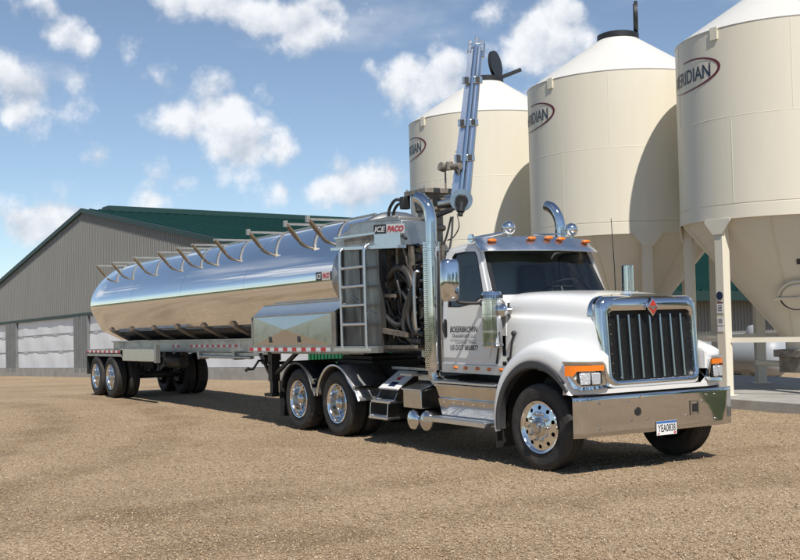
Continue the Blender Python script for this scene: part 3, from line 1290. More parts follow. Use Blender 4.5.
# ================================================================== WHEELS
def tyre_mesh(drive):
    mb = MB()
    n = 72
    side = [(.288, -.10), (.30, -.118), (.335, -.132), (.36, -.136), (.365, -.133), (.40, -.142), (.445, -.143), (.452, -.139), (.48, -.134), (.500, -.124), (.512, -.112)]
    g = []
    for y in (-.062, -.021, .021, .062):
        g += [(.520, y - .0075), (.506, y - .004), (.506, y + .004), (.520, y + .0075)]
    tread = [(.519, -.10)] + g + [(.519, .10)]
    prof = side + tread + [(r, -y) for r, y in reversed(side)]
    loops = []
    for k in range(n):
        t = 2 * math.pi * k / n
        l = []
        for i, (r, y) in enumerate(prof):
            rr = r
            if drive and r > .495 and (k % 3 == (1 if y > 0 else 0)):
                rr = r - .014
            l.append((rr * math.cos(t), y, rr * math.sin(t)))
        loops.append(l)
    loops.append(loops[0])
    mb.loft(loops, closed=False)
    return mb.mesh('tyre', 'rubber', 30)


def holed_ring(mb, r1, r2, yf, rh, rc, n=10, deep=.03, hole_ry=1.0):
    """annulus r1..r2 with n round holes; yf(r) gives height"""
    K = 20
    for s in range(n):
        tc_ = 2 * math.pi * s / n
        half = math.pi / n
        ring, bound, back = [], [], []
        for k in range(K):
            a = 2 * math.pi * k / K + math.pi / 4
            ca, sa = math.cos(a), math.sin(a)
            r, t = rc + rh * ca, tc_ + rh / rc * sa
            ring.append((r * math.cos(t), yf(r), r * math.sin(t)))
            back.append((r * math.cos(t), yf(r) + deep, r * math.sin(t)))
            m = max(abs(ca), abs(sa))
            qa, qs = ca / m, sa / m
            rb = rc + (qa * (r2 - rc) if qa > 0 else qa * (rc - r1))
            tb = tc_ + qs * half
            bound.append((rb * math.cos(tb), yf(rb), rb * math.sin(tb)))
        o = len(mb.v)
        mb.loft([bound, ring, back], True)


def rim_steer():
    mb = MB()
    mb.lathe([(.288, -.02), (.292, -.10), (.312, -.128), (.318, -.140), (.312, -.150), (.300, -.146), (.290, -.128), (.278, -.118), (.270, -.120)], n=64)
    yf = lambda r: -.120 - (.27 - r) * .22
    holed_ring(mb, .188, .270, yf, .026, .232)
    y0 = yf(.188)
    mb.lathe([(.188, y0), (.182, y0 - .004), (.12, y0 - .006), (.11, y0 - .012)], n=48)
    return mb.mesh('rim', 'steelrim', 40)


def hub_steer():
    mb = MB()
    y0 = -.144
    mb.lathe([(.118, y0), (.118, y0 - .02), (.09, y0 - .035), (.078, y0 - .04), (.075, y0 - .075), (.06, y0 - .085), (.052, y0 - .078), (.001, y0 - .078)], n=32)
    for k in range(10):
        t = 2 * math.pi * k / 10 + .31
        c = (.160 * math.cos(t), 0, .160 * math.sin(t))
        mb.cyl((c[0], y0 + .01, c[2]), (c[0], y0 - .018, c[2]), .021, 12)
        mb.cyl((c[0], y0 - .018, c[2]), (c[0], y0 - .045, c[2]), .015, 6, .012)
    return mb.mesh('hub', 'hub', 35)


def rim_dual():
    mb = MB()
    mb.lathe([(.288, .02), (.292, -.09), (.312, -.122), (.318, -.134), (.312, -.145), (.300, -.142), (.288, -.125), (.281, -.10), (.276, -.06), (.272, -.02), (.262, .005), (.245, .012)], n=64)
    yf = lambda r: .012 + (.245 - r) * .1
    holed_ring(mb, .175, .245, yf, .024, .213, deep=.03)
    y0 = yf(.175)
    mb.lathe([(.175, y0), (.12, y0 + .002), (.11, y0)], n=48)
    return mb.mesh('rim', 'steelrim', 40)


def hub_dual():
    mb = MB()
    y0 = .016
    mb.lathe([(.118, y0), (.118, y0 - .05), (.105, y0 - .06), (.10, y0 - .11), (.085, y0 - .12), (.07, y0 - .135), (.04, y0 - .15), (.001, y0 - .153)], n=32)
    for k in range(10):
        t = 2 * math.pi * k / 10 + .31
        c = (.150 * math.cos(t), 0, .150 * math.sin(t))
        mb.cyl((c[0], y0 + .01, c[2]), (c[0], y0 - .04, c[2]), .017, 6, .013)
    return mb.mesh('hub', 'hub', 35)


TY_S, TY_D = tyre_mesh(False), tyre_mesh(True)
RIM_S, RIM_D, HUB_S, HUB_D = rim_steer(), rim_dual(), hub_steer(), hub_dual()
mbd = MB()
mbd.lathe([(.25, -.14), (.27, -.10), (.27, .12)], n=32)
mbd.cyl((0, -.02, 0), (0, .14, 0), .2, 24)
DRUM = mbd.mesh('brake_drum', 'blackmetal')


def wheel(parent, x, s, kind, steer=0.0, yc=1.07):
    e = empty('wheel', (x, s * yc, .518), parent, (0, 0, (0 if s < 0 else math.pi) + steer))

    def sub(name, me, y=0.0):
        o = bpy.data.objects.new(name, me)
        col.objects.link(o)
        o.parent = e
        o.location = (0, y, 0)
        o.rotation_euler = (0, R(random.uniform(0, 360)), 0)
    if kind == 'steer':
        sub('tyre', TY_S)
        sub('rim', RIM_S)
        sub('hub', HUB_S)
        sub('brake_drum', DRUM, .12)
    else:
        sub('tyre', TY_D if kind == 'drive' else TY_S)
        sub('rim', RIM_D)
        sub('hub', HUB_D)
        sub('tyre', TY_D if kind == 'drive' else TY_S, .335)
        sub('brake_drum', DRUM, .40)
    return e


# ================================================================== TRUCK
tk = thing(empty('semi_truck', (-3, 0, 0)), 'white day cab semi truck with chrome grille, bumper and exhaust stack, pulling the tank trailer', 'truck')
FD, RD = -5.04, -6.39
for s in (-1, 1):
    wheel(tk, 0.0, s, 'steer', R(5), 1.065)
    wheel(tk, FD, s, 'drive')
    wheel(tk, RD, s, 'drive')

# chassis
mb = MB()
for s in (-1, 1):
    mb.box(-7.35, .45, s * .43 - .045, s * .43 + .045, .78, 1.05)
for x in (-7.3, -5.7, -4.4, -3.2, -1.8, -.6, .3):
    mb.box(x - .06, x + .06, -.42, .42, .80, 1.0)
part('chassis_frame', mb, 'blackmetal', tk)
mb = MB()
mb.cyl((0, -.9, .50), (0, .9, .50), .07, 12)
mb.box(-.09, .09, -.8, .8, .42, .52)
for s in (-1, 1):
    mb.bar((-.75, s * .43, .72), (.35, s * .43, .68), .09, .07)
part('front_axle', mb, 'blackmetal', tk)
for x in (FD, RD):
    mb = MB()
    mb.cyl((x, -.95, .518), (x, .95, .518), .09, 14)
    mb.sphere((x, 0, .53), .22, 16, 10)
    for s in (-1, 1):
        mb.box(x - .35, x + .35, s * .5 - .05, s * .5 + .05, .6, .72)
        mb.cyl((x + .2, s * .55, .72), (x + .2, s * .55, .55), .1, 12)
    part('drive_axle', mb, 'blackmetal', tk)
mb = MB()
mb.box(-6.3, -5.1, -.5, .5, 1.05, 1.17)
mb.box(-6.2, -5.2, -.45, .45, 1.17, 1.24)
part('fifth_wheel', mb, 'blackmetal', tk, bev=.01)
mb = MB()
mb.box(-4.3, -2.4, -.62, .62, 1.06, 1.10)
part('deck_plate', mb, 'alu', tk)
mb = MB()
mb.box(-1.6, .35, -.38, .38, .62, 1.7)
mb.cyl((-.5, 0, .6), (-2.6, 0, .75), .12, 12)
part('engine', mb, 'blackmetal', tk)

# bumper
def plan_bumper(z, off=0.0):
    pts = []
    for y in np.linspace(-1.30, 1.30, 33):
        a = abs(y)
        x = .805 - .012 * (y / 1.30) ** 2 - max(0, a - 1.17) ** 1.0 * .42
        pts.append((x + off, y, z))
    return pts


mb = MB()
zs = [(.452, -.012), (.445, -.004), (.452, 0), (.50, .0), (.68, .0006), (.86, .0), (.897, .0), (.906, -.006), (.908, -.03), (.90, -.07)]
mb.loft([plan_bumper(z, o) for z, o in zs], closed=False)
bmp = part('bumper', mb, 'bumper', tk, angle=60)
mb = MB()
mb.cyl((0.72, -.36, .70), (0.812, -.36, .70), .052, 24)
mb.box(0.76, 0.814, .53, .63, .635, .735)
part('tow_opening', mb, 'black', bmp, bev=.004)
mb = MB()
mb.box(0.81, 0.817, .505, .525, .62, .75)
mb.box(0.81, 0.817, .635, .655, .62, .75)
mb.box(0.81, 0.817, .505, .655, .752, .772)
mb.box(0.81, 0.817, .505, .655, .598, .618)
part('tow_bracket', mb, 'hub', bmp)
mb = MB()
for y, z in ((-.95, .83), (-.95, .53), (.95, .83), (.95, .53), (-.5, .83), (-.20, .60), (.44, .60), (.72, .76), (-.46, .60), (.80, .83)):
    mb.cyl((.78, y, z), (.813, y, z), .013, 10)
islands('bolt', mb, 'hub', bmp)
mb = MB()
mb.cyl((0.8, -.30, .865), (0.817, -.30, .865), .022, 16)
part('bumper_badge', mb, 'steelrim', bmp)
mb = MB()
mb.box(.60, .70, -1.1, 1.1, .885, .945)
part('bumper_valance', mb, 'black', tk)
# licence plate
mb = MB()
mb.box(0.812, 0.816, -.075, .255, .395, .56)
pl = part('licence_plate', mb, 'signwhite', bmp)
mb = MB()
mb.box(0.816, 0.8175, -.073, .253, .532, .558)
part('plate_band', mb, 'bluetape', pl)
v, f = text_fit('YEA0838', -.055, .235, .432, .522, off=.012)
mb = MB()
mb.add([(.8185, y, z) for y, z in v], f)
part('plate_number', mb, 'ink', pl)
mb = MB()
mb.box(0.816, 0.8178, .205, .24, .405, .425)
mb.box(0.816, 0.8178, -.06, -.035, .405, .42)
islands('plate_sticker', mb, 'red', pl)

# hood
hs = [(-.90, [(0, 2.165), (.40, 2.16), (.70, 2.14), (.86, 2.09), (.915, 2.00), (.925, 1.87), (.965, 1.82), (.975, 1.55), (.97, 1.2)]),
      (-.55, [(0, 2.165), (.40, 2.16), (.68, 2.14), (.83, 2.09), (.885, 2.00), (.895, 1.86), (.94, 1.805), (.95, 1.55), (.95, 1.2)]),
      (-.10, [(0, 2.14), (.39, 2.135), (.65, 2.115), (.79, 2.065), (.84, 1.975), (.85, 1.84), (.90, 1.78), (.91, 1.5), (.91, 1.15)]),
      (.34, [(0, 2.10), (.38, 2.095), (.61, 2.075), (.735, 2.025), (.785, 1.935), (.80, 1.81), (.84, 1.75), (.86, 1.5), (.86, 1.1)]),
      (.58, [(0, 2.065), (.37, 2.06), (.59, 2.04), (.705, 1.995), (.755, 1.905), (.765, 1.79), (.785, 1.73), (.80, 1.5), (.81, 1.02)]),
      (.69, [(0, 2.045), (.37, 2.04), (.58, 2.02), (.695, 1.975), (.74, 1.885), (.75, 1.77), (.765, 1.70), (.78, 1.5), (.79, .96)])]
rows = []
for x, sec in hs:
    half = cr(sec, 3)
    full = [(x, -p[0], p[1]) for p in reversed(half)] + [(x, p[0], p[1]) for p in half[1:]]
    rows.append(full)
rows2 = []
ncol = len(rows[0])
cc = [cr([rows[i][j] for i in range(len(rows))], 5) for j in range(ncol)]
for i in range(len(cc[0])):
    rows2.append([cc[j][i] for j in range(ncol)])
mb = MB()
mb.loft(rows2, closed=False)
hood = part('hood', mb, 'white', tk, angle=50)
mb = MB()
mb.box(-.93, -.88, -.93, .93, 1.2, 2.02)
part('firewall', mb, 'black', tk)

# fenders, flares, headlights on both sides
PL = np.array([(.80, .78), (.79, .87), (.77, .98), (.735, 1.10), (.675, 1.19), (.58, 1.245), (.46, 1.272), (.30, 1.28)])
PL = np.array(cr(PL, 5))
PLS = np.concatenate([[0], np.cumsum(np.hypot(*np.diff(PL, axis=0).T))])


def xf(y):
    return float(np.interp(abs(y), PL[:, 1], PL[:, 0])) if abs(y) >= .785 else .66


for s in (-1, 1):
    phis = np.linspace(R(31), R(189), 46)
    rows = []
    for p in phis:
        d = math.degrees(p)
        rl = np.interp(d, [31, 60, 90, 130, 180, 214], [.765, .76, .76, .755, .75, .745])
        rt = np.interp(d, [31, 45, 60, 75, 90, 110, 135, 160, 185, 214], [1.20, 1.16, 1.085, 1.04, 1.02, 1.0, .965, .905, .86, .84])
        inn = np.interp(d, [31, 90, 140, 214], [.745, .76, .80, .86])
        sec = [(rl, 1.20), (rl + .015, 1.245), (rl + .35 * (rt - rl), 1.25), (rl + .68 * (rt - rl), 1.225), (rt - .018, 1.13), (rt + .01, .98), (rt + .02, .82), (rt + .01, inn)]
        sec = cr(sec, 3)
        row = []
        for r, y in sec:
            x = -.02 + r * math.cos(p)
            z = .53 + r * math.sin(p)
            if z > .9 and d < 90:
                x = min(x, xf(y))
            row.append((x, s * y, z))
        rows.append(row)
    mb = MB()
    mb.loft(rows, closed=False)
    fe = part('fender', mb, 'white', tk, angle=50)
    # charcoal lip
    mb = MB()
    lo = []
    for p in np.linspace(R(36), R(187), 48):
        d = math.degrees(p)
        ro = np.interp(d, [36, 60, 100, 150, 208], [.772, .772, .785, .772, .755])
        ri = np.interp(d, [36, 60, 100, 150, 208], [.705, .69, .685, .69, .70])
        q = []
        for r, y in ((ro, 1.248), (ro - .01, 1.262), (ri + .02, 1.265), (ri, 1.25), (ri, 1.15), (ri + .03, 1.14)):
            q.append((-.02 + r * math.cos(p), s * y, .53 + r * math.sin(p)))
        lo.append(q)
    mb.loft(lo, True, True, True)
    part('fender_lip', mb, 'flare', tk)
    mb = MB()
    lo = []
    for p in np.linspace(R(20), R(185), 30):
        lo.append([(-.02 + .70 * math.cos(p), s * 1.12, .53 + .70 * math.sin(p)), (-.02 + .74 * math.cos(p), s * .62, .53 + .74 * math.sin(p))])
    mb.loft(lo, closed=False)
    part('wheel_arch_liner', mb, 'black', tk)
    mb = MB()
    mb.box(-.86, -.835, min(s * .72, s * 1.2), max(s * .72, s * 1.2), .20, .80)
    part('splash_guard', mb, 'black', tk)
    # headlight unit on the swept corner
    P0 = Vector((.76, s * .9, 0))

    def hl(a, b, t):
        a = a + .0
        x, y = float(np.interp(a, PLS, PL[:, 0])), float(np.interp(a, PLS, PL[:, 1]))
        x2, y2 = float(np.interp(a + .01, PLS, PL[:, 0])), float(np.interp(a + .01, PLS, PL[:, 1]))
        d = Vector((x2 - x, y2 - y, 0)).normalized()
        return (x + d.y * t, s * (y - d.x * t), b)
    hlp = empty('headlight', P0 + Vector((0, 0, 1.1)), tk)
    mb = MB()
    bez = [(.58, 1.315), (.11, 1.305), (.075, 1.27), (.02, 1.05), (.05, 1.005), (.37, .985), (.46, 1.01), (.505, 1.10)]
    inner = [(.555, 1.285), (.125, 1.278), (.10, 1.255), (.06, 1.06), (.075, 1.035), (.365, 1.02), (.43, 1.04), (.49, 1.12)]
    def dens(poly, n=5):
        out = []
        for i in range(len(poly)):
            (a0, b0), (a1, b1) = poly[i], poly[(i + 1) % len(poly)]
            out += [(a0 + (a1 - a0) * k / n, b0 + (b1 - b0) * k / n) for k in range(n)]
        return out
    bez, inner_ = dens(bez), dens(inner)
    o1 = [hl(a, b, .0) for a, b in bez]
    o2 = [hl(a * .99 + .003, b, .035) for a, b in bez]
    o3 = [hl(a, b, .03) for a, b in inner_]
    o4 = [hl(a, b, .012) for a, b in inner_]
    mb.loft([o1, o2, o3, o4], True, False, True)
    part('bezel', mb, 'chrome', hlp)
    mb = MB()
    top = [(.545 - .44 * k / 10, 1.268) for k in range(11)]
    bot = [(.098 + .322 * k / 8, 1.212 - .012 * k / 8) for k in range(9)]
    strip = []
    for k in range(11):
        q = .545 - .44 * k / 10
        lowz = 1.147 if q > .425 else 1.205
        strip.append([hl(q, 1.268, .012), hl(q, 1.268, .040), hl(q, lowz, .040), hl(q, lowz, .012)])
    mb.loft(strip, True, True, True)
    part('turn_signal', mb, 'amber', hlp)
    mb = MB()
    mb.prism([(.425, 1.192), (.125, 1.20), (.115, 1.06), (.16, 1.035), (.37, 1.035), (.41, 1.07)], hl, .010, .016)
    part('lamp_housing', mb, 'black', hlp)
    for cx_, w_ in ((.335, .062), (.205, .058)):
        mb = MB()
        mb.prism([(cx_ + w_, 1.18), (cx_ - w_, 1.182), (cx_ - w_, 1.055), (cx_ - w_ + .02, 1.045), (cx_ + w_ - .01, 1.045)], hl, .014, .034)
        part('lamp_lens', mb, 'lamp', hlp, bev=.008)

# painted apron between the headlights and the bumper
mb = MB()
pl_ = [(.80, .02), (.80, .4)] + [(x, y) for x, y in PL if y < 1.262]
plan = [(x, -y) for x, y in reversed(pl_)] + [(x, y) for x, y in pl_]
mb.loft([[(x - .03 - .02, y * .985, .925) for x, y in plan], [(x - .012, y * .995, .935) for x, y in plan], [(x - .006, y, .985) for x, y in plan], [(x - .012 - (.07 if abs(y) < .80 else 0), y, 1.06 if abs(y) > .80 else .985) for x, y in plan]], closed=False)
part('apron', mb, 'white', tk, angle=60)

# grille
def rrect(hw, z0, z1, rad, x, n=6, lean=.07):
    pts = []
    for (cy_, cz_, a0) in ((hw - rad, z1 - rad, 0), (-hw + rad, z1 - rad, 90), (-hw + rad, z0 + rad, 180), (hw - rad, z0 + rad, 270)):
        for k in range(n + 1):
            a = R(a0 + 90 * k / n)
            y, z = cy_ + rad * math.cos(a), cz_ + rad * math.sin(a)
            pts.append((x - lean * (z - 1.0) - .02 * (y / .75) ** 2, y, z))
    return pts


mb = MB()
mb.loft([rrect(.755, 1.02, 2.03, .13, .60), rrect(.785, .985, 2.055, .14, .62), rrect(.79, .98, 2.06, .14, .735), rrect(.778, .99, 2.045, .135, .765),
         rrect(.735, 1.03, 1.985, .12, .785), rrect(.705, 1.055, 1.925, .11, .78), rrect(.692, 1.07, 1.89, .10, .765), rrect(.688, 1.075, 1.88, .10, .66)], True)
gs = part('grille_surround', mb, 'chrome', tk, angle=60)
mb = MB()
v = rrect(.70, 1.06, 1.90, .09, .69)
mb.add(v, [tuple(range(len(v)))])
part('grille_mesh', mb, 'grillemesh', tk)
for k in range(7):
    y = (k - 3) * .172
    mb = MB()
    mb.loft([[(.712 - .07 * (z - 1.0) + dx, y + dy, z) for dx, dy in ((0, -.014), (.026, -.013), (.038, 0), (.026, .013), (0, .014))] for z in (1.085, 1.10, 1.80, 1.84)], True, True, True)
    part('grille_bar', mb, 'bar', tk, angle=60)
mb = MB()
for y in (-.63, .63):
    for z in np.linspace(1.16, 1.84, 7):
        mb.cyl((.735 - .07 * (z - 1), y * 1.045, z), (.75 - .07 * (z - 1), y * 1.045, z), .008, 8)
islands('grille_rivet', mb, 'hub', gs)
mb = MB()
rows = []
for row in rows2:
    if row[0][0] > .44:
        rows.append([(p[0], p[1] * 1.012, p[2] + .008) for p in row if p[2] > 1.80])
nmin = min(len(q) for q in rows)
rows = [q[(len(q) - nmin) // 2:(len(q) - nmin) // 2 + nmin] for q in rows]
mb.loft(rows, closed=False)
part('nose_crown', mb, 'chrome', tk, angle=50)
# diamond badge
def dia(w, h, x):
    return [(x, 0, 1.925 + h), (x, w, 1.925), (x, 0, 1.925 - h), (x, -w, 1.925)]


mb = MB()
mb.loft([dia(.100, .115, .69), dia(.100, .115, .735), dia(.085, .098, .742)], True, True, True)
bd = part('badge', mb, 'chrome', tk)
mb = MB()
mb.loft([dia(.078, .090, .735), dia(.078, .090, .744)], True, True, True)
part('badge_field', mb, 'badge', bd)
mb = MB()
mb.box(.744, .748, -.066, .066, 1.915, 1.937)
mb.box(.744, .747, -.012, .012, 1.885, 1.915)
part('badge_mark', mb, 'hub', bd)

# ---------------------------------------------------------------- cab
def cy(z):
    return 1.0 - .075 * min(1, max(0, (z - 2.05) / .8))


outer = [(-2.30, 1.17), (-2.30, 1.75), (-2.29, 2.45), (-2.26, 2.70), (-2.16, 2.80), (-1.85, 2.835), (-1.47, 2.83), (-1.38, 2.74), (-1.23, 2.36), (-1.14, 2.13), (-1.00, 2.10), (-.93, 1.75), (-.95, 1.17), (-1.65, 1.17)]
inner = [(-2.13, 1.99), (-2.13, 2.02), (-2.11, 2.40), (-2.08, 2.68), (-2.03, 2.725), (-1.80, 2.735), (-1.55, 2.72), (-1.50, 2.66), (-1.37, 2.32), (-1.32, 2.16), (-1.34, 2.12), (-1.40, 2.08), (-1.55, 2.02), (-1.85, 1.985)]
for s in (-1, 1):
    mb = MB()
    mb.ring([(x, s * cy(z), z) for x, z in outer], [(x, s * cy(z), z) for x, z in inner])
    mb.ring([(x, s * cy(z), z) for x, z in inner], [(x, s * (cy(z) - .05), z) for x, z in inner])
    part('cab_side', mb, 'white', tk, angle=25)
    # door skin, slightly proud
    do = [(-2.265, 1.30), (-2.265, 1.75), (-2.25, 2.42), (-2.21, 2.68), (-2.10, 2.765), (-1.82, 2.785), (-1.52, 2.775), (-1.44, 2.70), (-1.295, 2.34), (-1.205, 2.13), (-1.14, 2.0), (-1.10, 1.75), (-1.20, 1.30), (-1.65, 1.30)]
    mb = MB()
    dy = lambda z, e: s * (cy(z) + e)
    mb.loft([[(x, dy(z, 0), z) for x, z in do], [(x + .004 * (1 if x < -1.7 else -1), dy(z, .014), z) for x, z in do], [(x, dy(z, .014), z) for x, z in inner], [(x, dy(z, -.02), z) for x, z in inner]], True)
    door = part('door', mb, 'white', tk, angle=25)
    mb = MB()
    for e0, e1 in ((.006, .020),):
        ii = [((x - (-1.75)) * .955 - 1.75, (z - 2.37) * .955 + 2.37) for x, z in inner]
        mb.loft([[(x, dy(z, .016), z) for x, z in inner], [(x, dy(z, .018), z) for x, z in ii], [(x, dy(z, -.02), z) for x, z in ii]], True)
    part('window_seal', mb, 'black', door)
    mb = MB()
    mb.add([(x, dy(z, -.005), z) for x, z in ii], [tuple(range(len(ii)))])
    part('side_window', mb, 'glass', door)
    # handle
    mb = MB()
    mb.prism([(-2.245, 1.59), (-2.225, 1.57), (-2.185, 1.57), (-2.165, 1.59), (-2.165, 1.80), (-2.185, 1.825), (-2.225, 1.825), (-2.245, 1.80)], lambda a, b, t: (a, s * (1.0 + t), b), .012, .020)
    hd_ = part('door_handle', mb, 'black', door, bev=.006)
    mb = MB()
    mb.tube(cr([(-2.21, s * 1.02, 1.62), (-2.21, s * 1.045, 1.66), (-2.21, s * 1.045, 1.76), (-2.21, s * 1.02, 1.79)], 4), .012, 8)
    part('handle_grip', mb, 'blackmetal', hd_)
    # sill with marker lights
    mb = MB()
    mb.box(-2.31, -.86, min(s * .93, s * 1.02), max(s * .93, s * 1.02), 1.09, 1.215)
    sill = part('sill_panel', mb, 'sill', tk, bev=.008)
    for x in (-1.98, -1.745, -1.475, -1.215, -.955):
        mb = MB()
        mb.sphere((x, s * 1.02, 1.165), 1.0, 14, 8, 0, (.05, .022, .024))
        part('marker_light', mb, 'amber', tk)
# lettering on the near door
for body, x0, x1, z0, z1, sh, of, mt in (('BOEERBROWN', -2.09, -1.45, 1.645, 1.725, .22, .011, 'ink'), ('TRANSPORT, LLC', -2.05, -1.49, 1.565, 1.615, .1, .004, 'ink'),
                                         ('Central, Minn.', -1.96, -1.48, 1.487, 1.527, .2, 0.0, 'inkgrey'), ('US DOT 0858877', -2.09, -1.45, 1.405, 1.472, 0, .009, 'ink')):
    v, f = text_fit(body, x0, x1, z0, z1, sh, of)
    mb = MB()
    mb.add([(x, -1.018, z) for x, z in v], f)
    part('door_lettering', mb, mt, tk)
mb = MB()
mb.box(-2.09, -1.45, -1.018, -1.0165, 1.538, 1.543)
part('lettering_rule', mb, 'inkgrey', tk)
# roof
rows = []
for x, z in ((-2.30, 2.45), (-2.29, 2.62), (-2.25, 2.74), (-2.14, 2.825), (-1.85, 2.86), (-1.55, 2.86), (-1.44, 2.82), (-1.40, 2.77)):
    row = []
    for y in np.linspace(-1, 1, 21):
        e = abs(y)
        yy = y * cy(z) * 1.0
        drop = .05 * e ** 2 + (.05 * max(0, (e - .85) / .15) ** 2 if z > 2.7 else 0)
        row.append((x, yy, z + .05 * (z > 2.7) - drop * (1 if z > 2.7 else 0)))
    rows.append(row)
mb = MB()
mb.loft(rows, closed=False)
part('roof', mb, 'white', tk, angle=60)
mb = MB()
mb.box(-2.30, -2.27, -.96, .96, 1.15, 2.55)
part('back_wall', mb, 'white', tk)
mb = MB()
mb.box(-2.28, -.95, -.95, .95, 1.12, 1.20)
part('floor_pan', mb, 'black', tk)
# cowl and windshield
WB = [(-1.13 + .13 * (1 - (y / .96) ** 2), y, 2.125 + .012 * (1 - (y / .96) ** 2)) for y in np.linspace(-.96, .96, 15)]
WT = [(-1.45 + .11 * (1 - (y / .88) ** 2), y, 2.745 + .02 * (1 - (y / .88) ** 2)) for y in np.linspace(-.88, .88, 15)]
wb, wtop = [Vector(p) for p in WB], [Vector(p) for p in WT]
mb = MB()
mb.loft([[wb[i].lerp(wtop[i], t) for i in range(15)] for t in np.linspace(0, 1, 7)], closed=False)
part('windshield', mb, 'glass', tk, angle=80)
mb = MB()
for i0 in (0, 14):
    sgn = -1 if i0 == 0 else 1
    mb.loft([[p + Vector((.012, -sgn * .045, 0)), p + Vector((.012, sgn * .012, 0)), p + Vector((-.06, sgn * .03, 0))] for p in (wb[i0].lerp(wtop[i0], t) for t in np.linspace(-.02, 1.02, 6))], closed=False)
islands('windshield_seal', mb, 'black', tk)
mb = MB()
for i0, sgn in ((0, -1), (14, 1)):
    q = []
    for t in np.linspace(-.03, 1.05, 6):
        p = wb[i0].lerp(wtop[i0], t)
        z = p.z
        q.append([p + Vector((0, sgn * .01, 0)), Vector((p.x - .015, sgn * (cy(z) - .012), z)), Vector((p.x - .07, sgn * cy(z), z))])
    mb.loft(q, closed=False)
islands('pillar', mb, 'white', tk, angle=60)
mb = MB()
rows = []
for t in (0, .5, 1):
    rows.append([Vector((p.x, p.y, p.z)).lerp(Vector((-.89, p.y * .97, 2.165 - .17 * (abs(p.y) / .96) ** 4)), t) for p in wb])
mb.loft(rows, closed=False)
part('cowl', mb, 'white', tk, angle=60)
mb = MB()
mb.loft([[(x, s * cy(z) * .98, z) for x, z in ((-1.16, 2.14), (-1.0, 2.11), (-.88, 2.02), (-.88, 1.6), (-1.1, 1.6))] for s in (-1, -.97)], True, True, True)
mb.loft([[(x, s * cy(z) * .98, z) for x, z in ((-1.16, 2.14), (-1.0, 2.11), (-.88, 2.02), (-.88, 1.6), (-1.1, 1.6))] for s in (.97, 1)], True, True, True)
islands('cowl_corner', mb, 'white', tk)
mb = MB()
mb.box(-1.42, -1.08, -.90, .90, 1.75, 2.06)
mb.box(-1.30, -1.12, -.90, .90, 2.06, 2.10)
part('dashboard', mb, 'dash', tk, bev=.03)
mb = MB()
mb.box(-2.26, -2.24, -.93, .93, 1.2, 2.75)
mb.box(-2.24, -1.5, -.90, .90, 2.76, 2.79)
part('cabin_lining', mb, 'cabin', tk)
for s in (-1, 1):
    st = empty('seat', (-1.9, s * .48, 1.2), tk)
    mb = MB()
    mb.box(-2.08, -1.55, s * .48 - .26, s * .48 + .26, 1.45, 1.62)
    part('cushion', mb, 'seat', st, bev=.05)
    mb = MB()
    mb.hexa([(-2.12, s * .48 - .25, 1.6), (-1.96, s * .48 - .25, 1.6), (-1.96, s * .48 + .25, 1.6), (-2.12, s * .48 + .25, 1.6), (-2.22, s * .48 - .22, 2.58), (-2.10, s * .48 - .22, 2.58), (-2.10, s * .48 + .22, 2.58), (-2.22, s * .48 + .22, 2.58)])
    part('backrest', mb, 'seat', st, bev=.05)
mb = MB()
a = Vector((-1.50, .47, 2.24))
ax = Vector((-.45, 0, .89)).normalized()
t1 = Vector((0, 1, 0))
t2 = ax.cross(t1)
mb.tube([a + t1 * (.22 * math.cos(k * math.pi / 14)) + t2 * (.22 * math.sin(k * math.pi / 14)) for k in range(29)], .017, 8, False)
mb.bar(a - t1 * .21, a + t1 * .21, .05, .02, ax)
mb.cyl(a, a - ax * .35, .03, 10)
part('steering_wheel', mb, 'black', tk)
# sun visor
rows = []
for t, (dx, z) in enumerate(((-.34, 2.935), (-.17, 2.925), (-.085, 2.83), (.0, 2.735), (.003, 2.722))):
    row = []
    for y in np.linspace(-1.03, 1.03, 25):
        e = abs(y) / 1.03
        bow = .12 * (1 - e)
        endd = .09 * max(0, (e - .9) / .1)
        row.append((-1.24 + dx + bow - endd, y * (1 - .035 * (4 - t) / 4), z - .035 * e ** 2 * (1 if t < 3 else .3)))
    rows.append(row)
mb = MB()
mb.loft(rows, closed=False)
vis = part('sun_visor', mb, 'visor', tk, angle=30)
md = vis.modifiers.new('solid', 'SOLIDIFY')
md.thickness = .012
for (y, z) in ((-.83, 2.855), (-.22, 2.89), (.06, 2.90), (.30, 2.89), (.80, 2.865)):
    bow = .12 * (1 - abs(y) / 1.03) - .02
    ml = MB()
    ml.sphere((-1.24 - .10 + bow + .01, y, z), 1.0, 14, 8, 0, (.045, .075, .028))
    part('clearance_light', ml, 'amber', tk)
# roof horns / work lamps
for y in (-.34, .78):
    e = empty('work_lamp', (-1.6, y, 2.95), tk)
    mb = MB()
    mb.sphere((-1.60, y, 3.055), .095, 18, 12)
    part('lamp_bowl', mb, 'steelrim', e)
    mb = MB()
    mb.cyl((-1.6, y, 2.88), (-1.6, y, 2.97), .03, 10)
    part('lamp_foot', mb, 'hub', e)
mb = MB()
mb.cyl((-1.62, -.95, 2.90), (-1.62, -.40, 2.99), .022, 10)
mb.cyl((-1.62, -.98, 2.90), (-1.62, -.95, 2.90), .06, 14)
mb.cyl((-1.62, .1, 2.97), (-1.62, .75, 3.0), .012, 8)
mb.cyl((-1.55, -.98, 2.85), (-1.55, -.98, 2.92), .02, 8)
part('air_horn', mb, 'steelrim', tk)
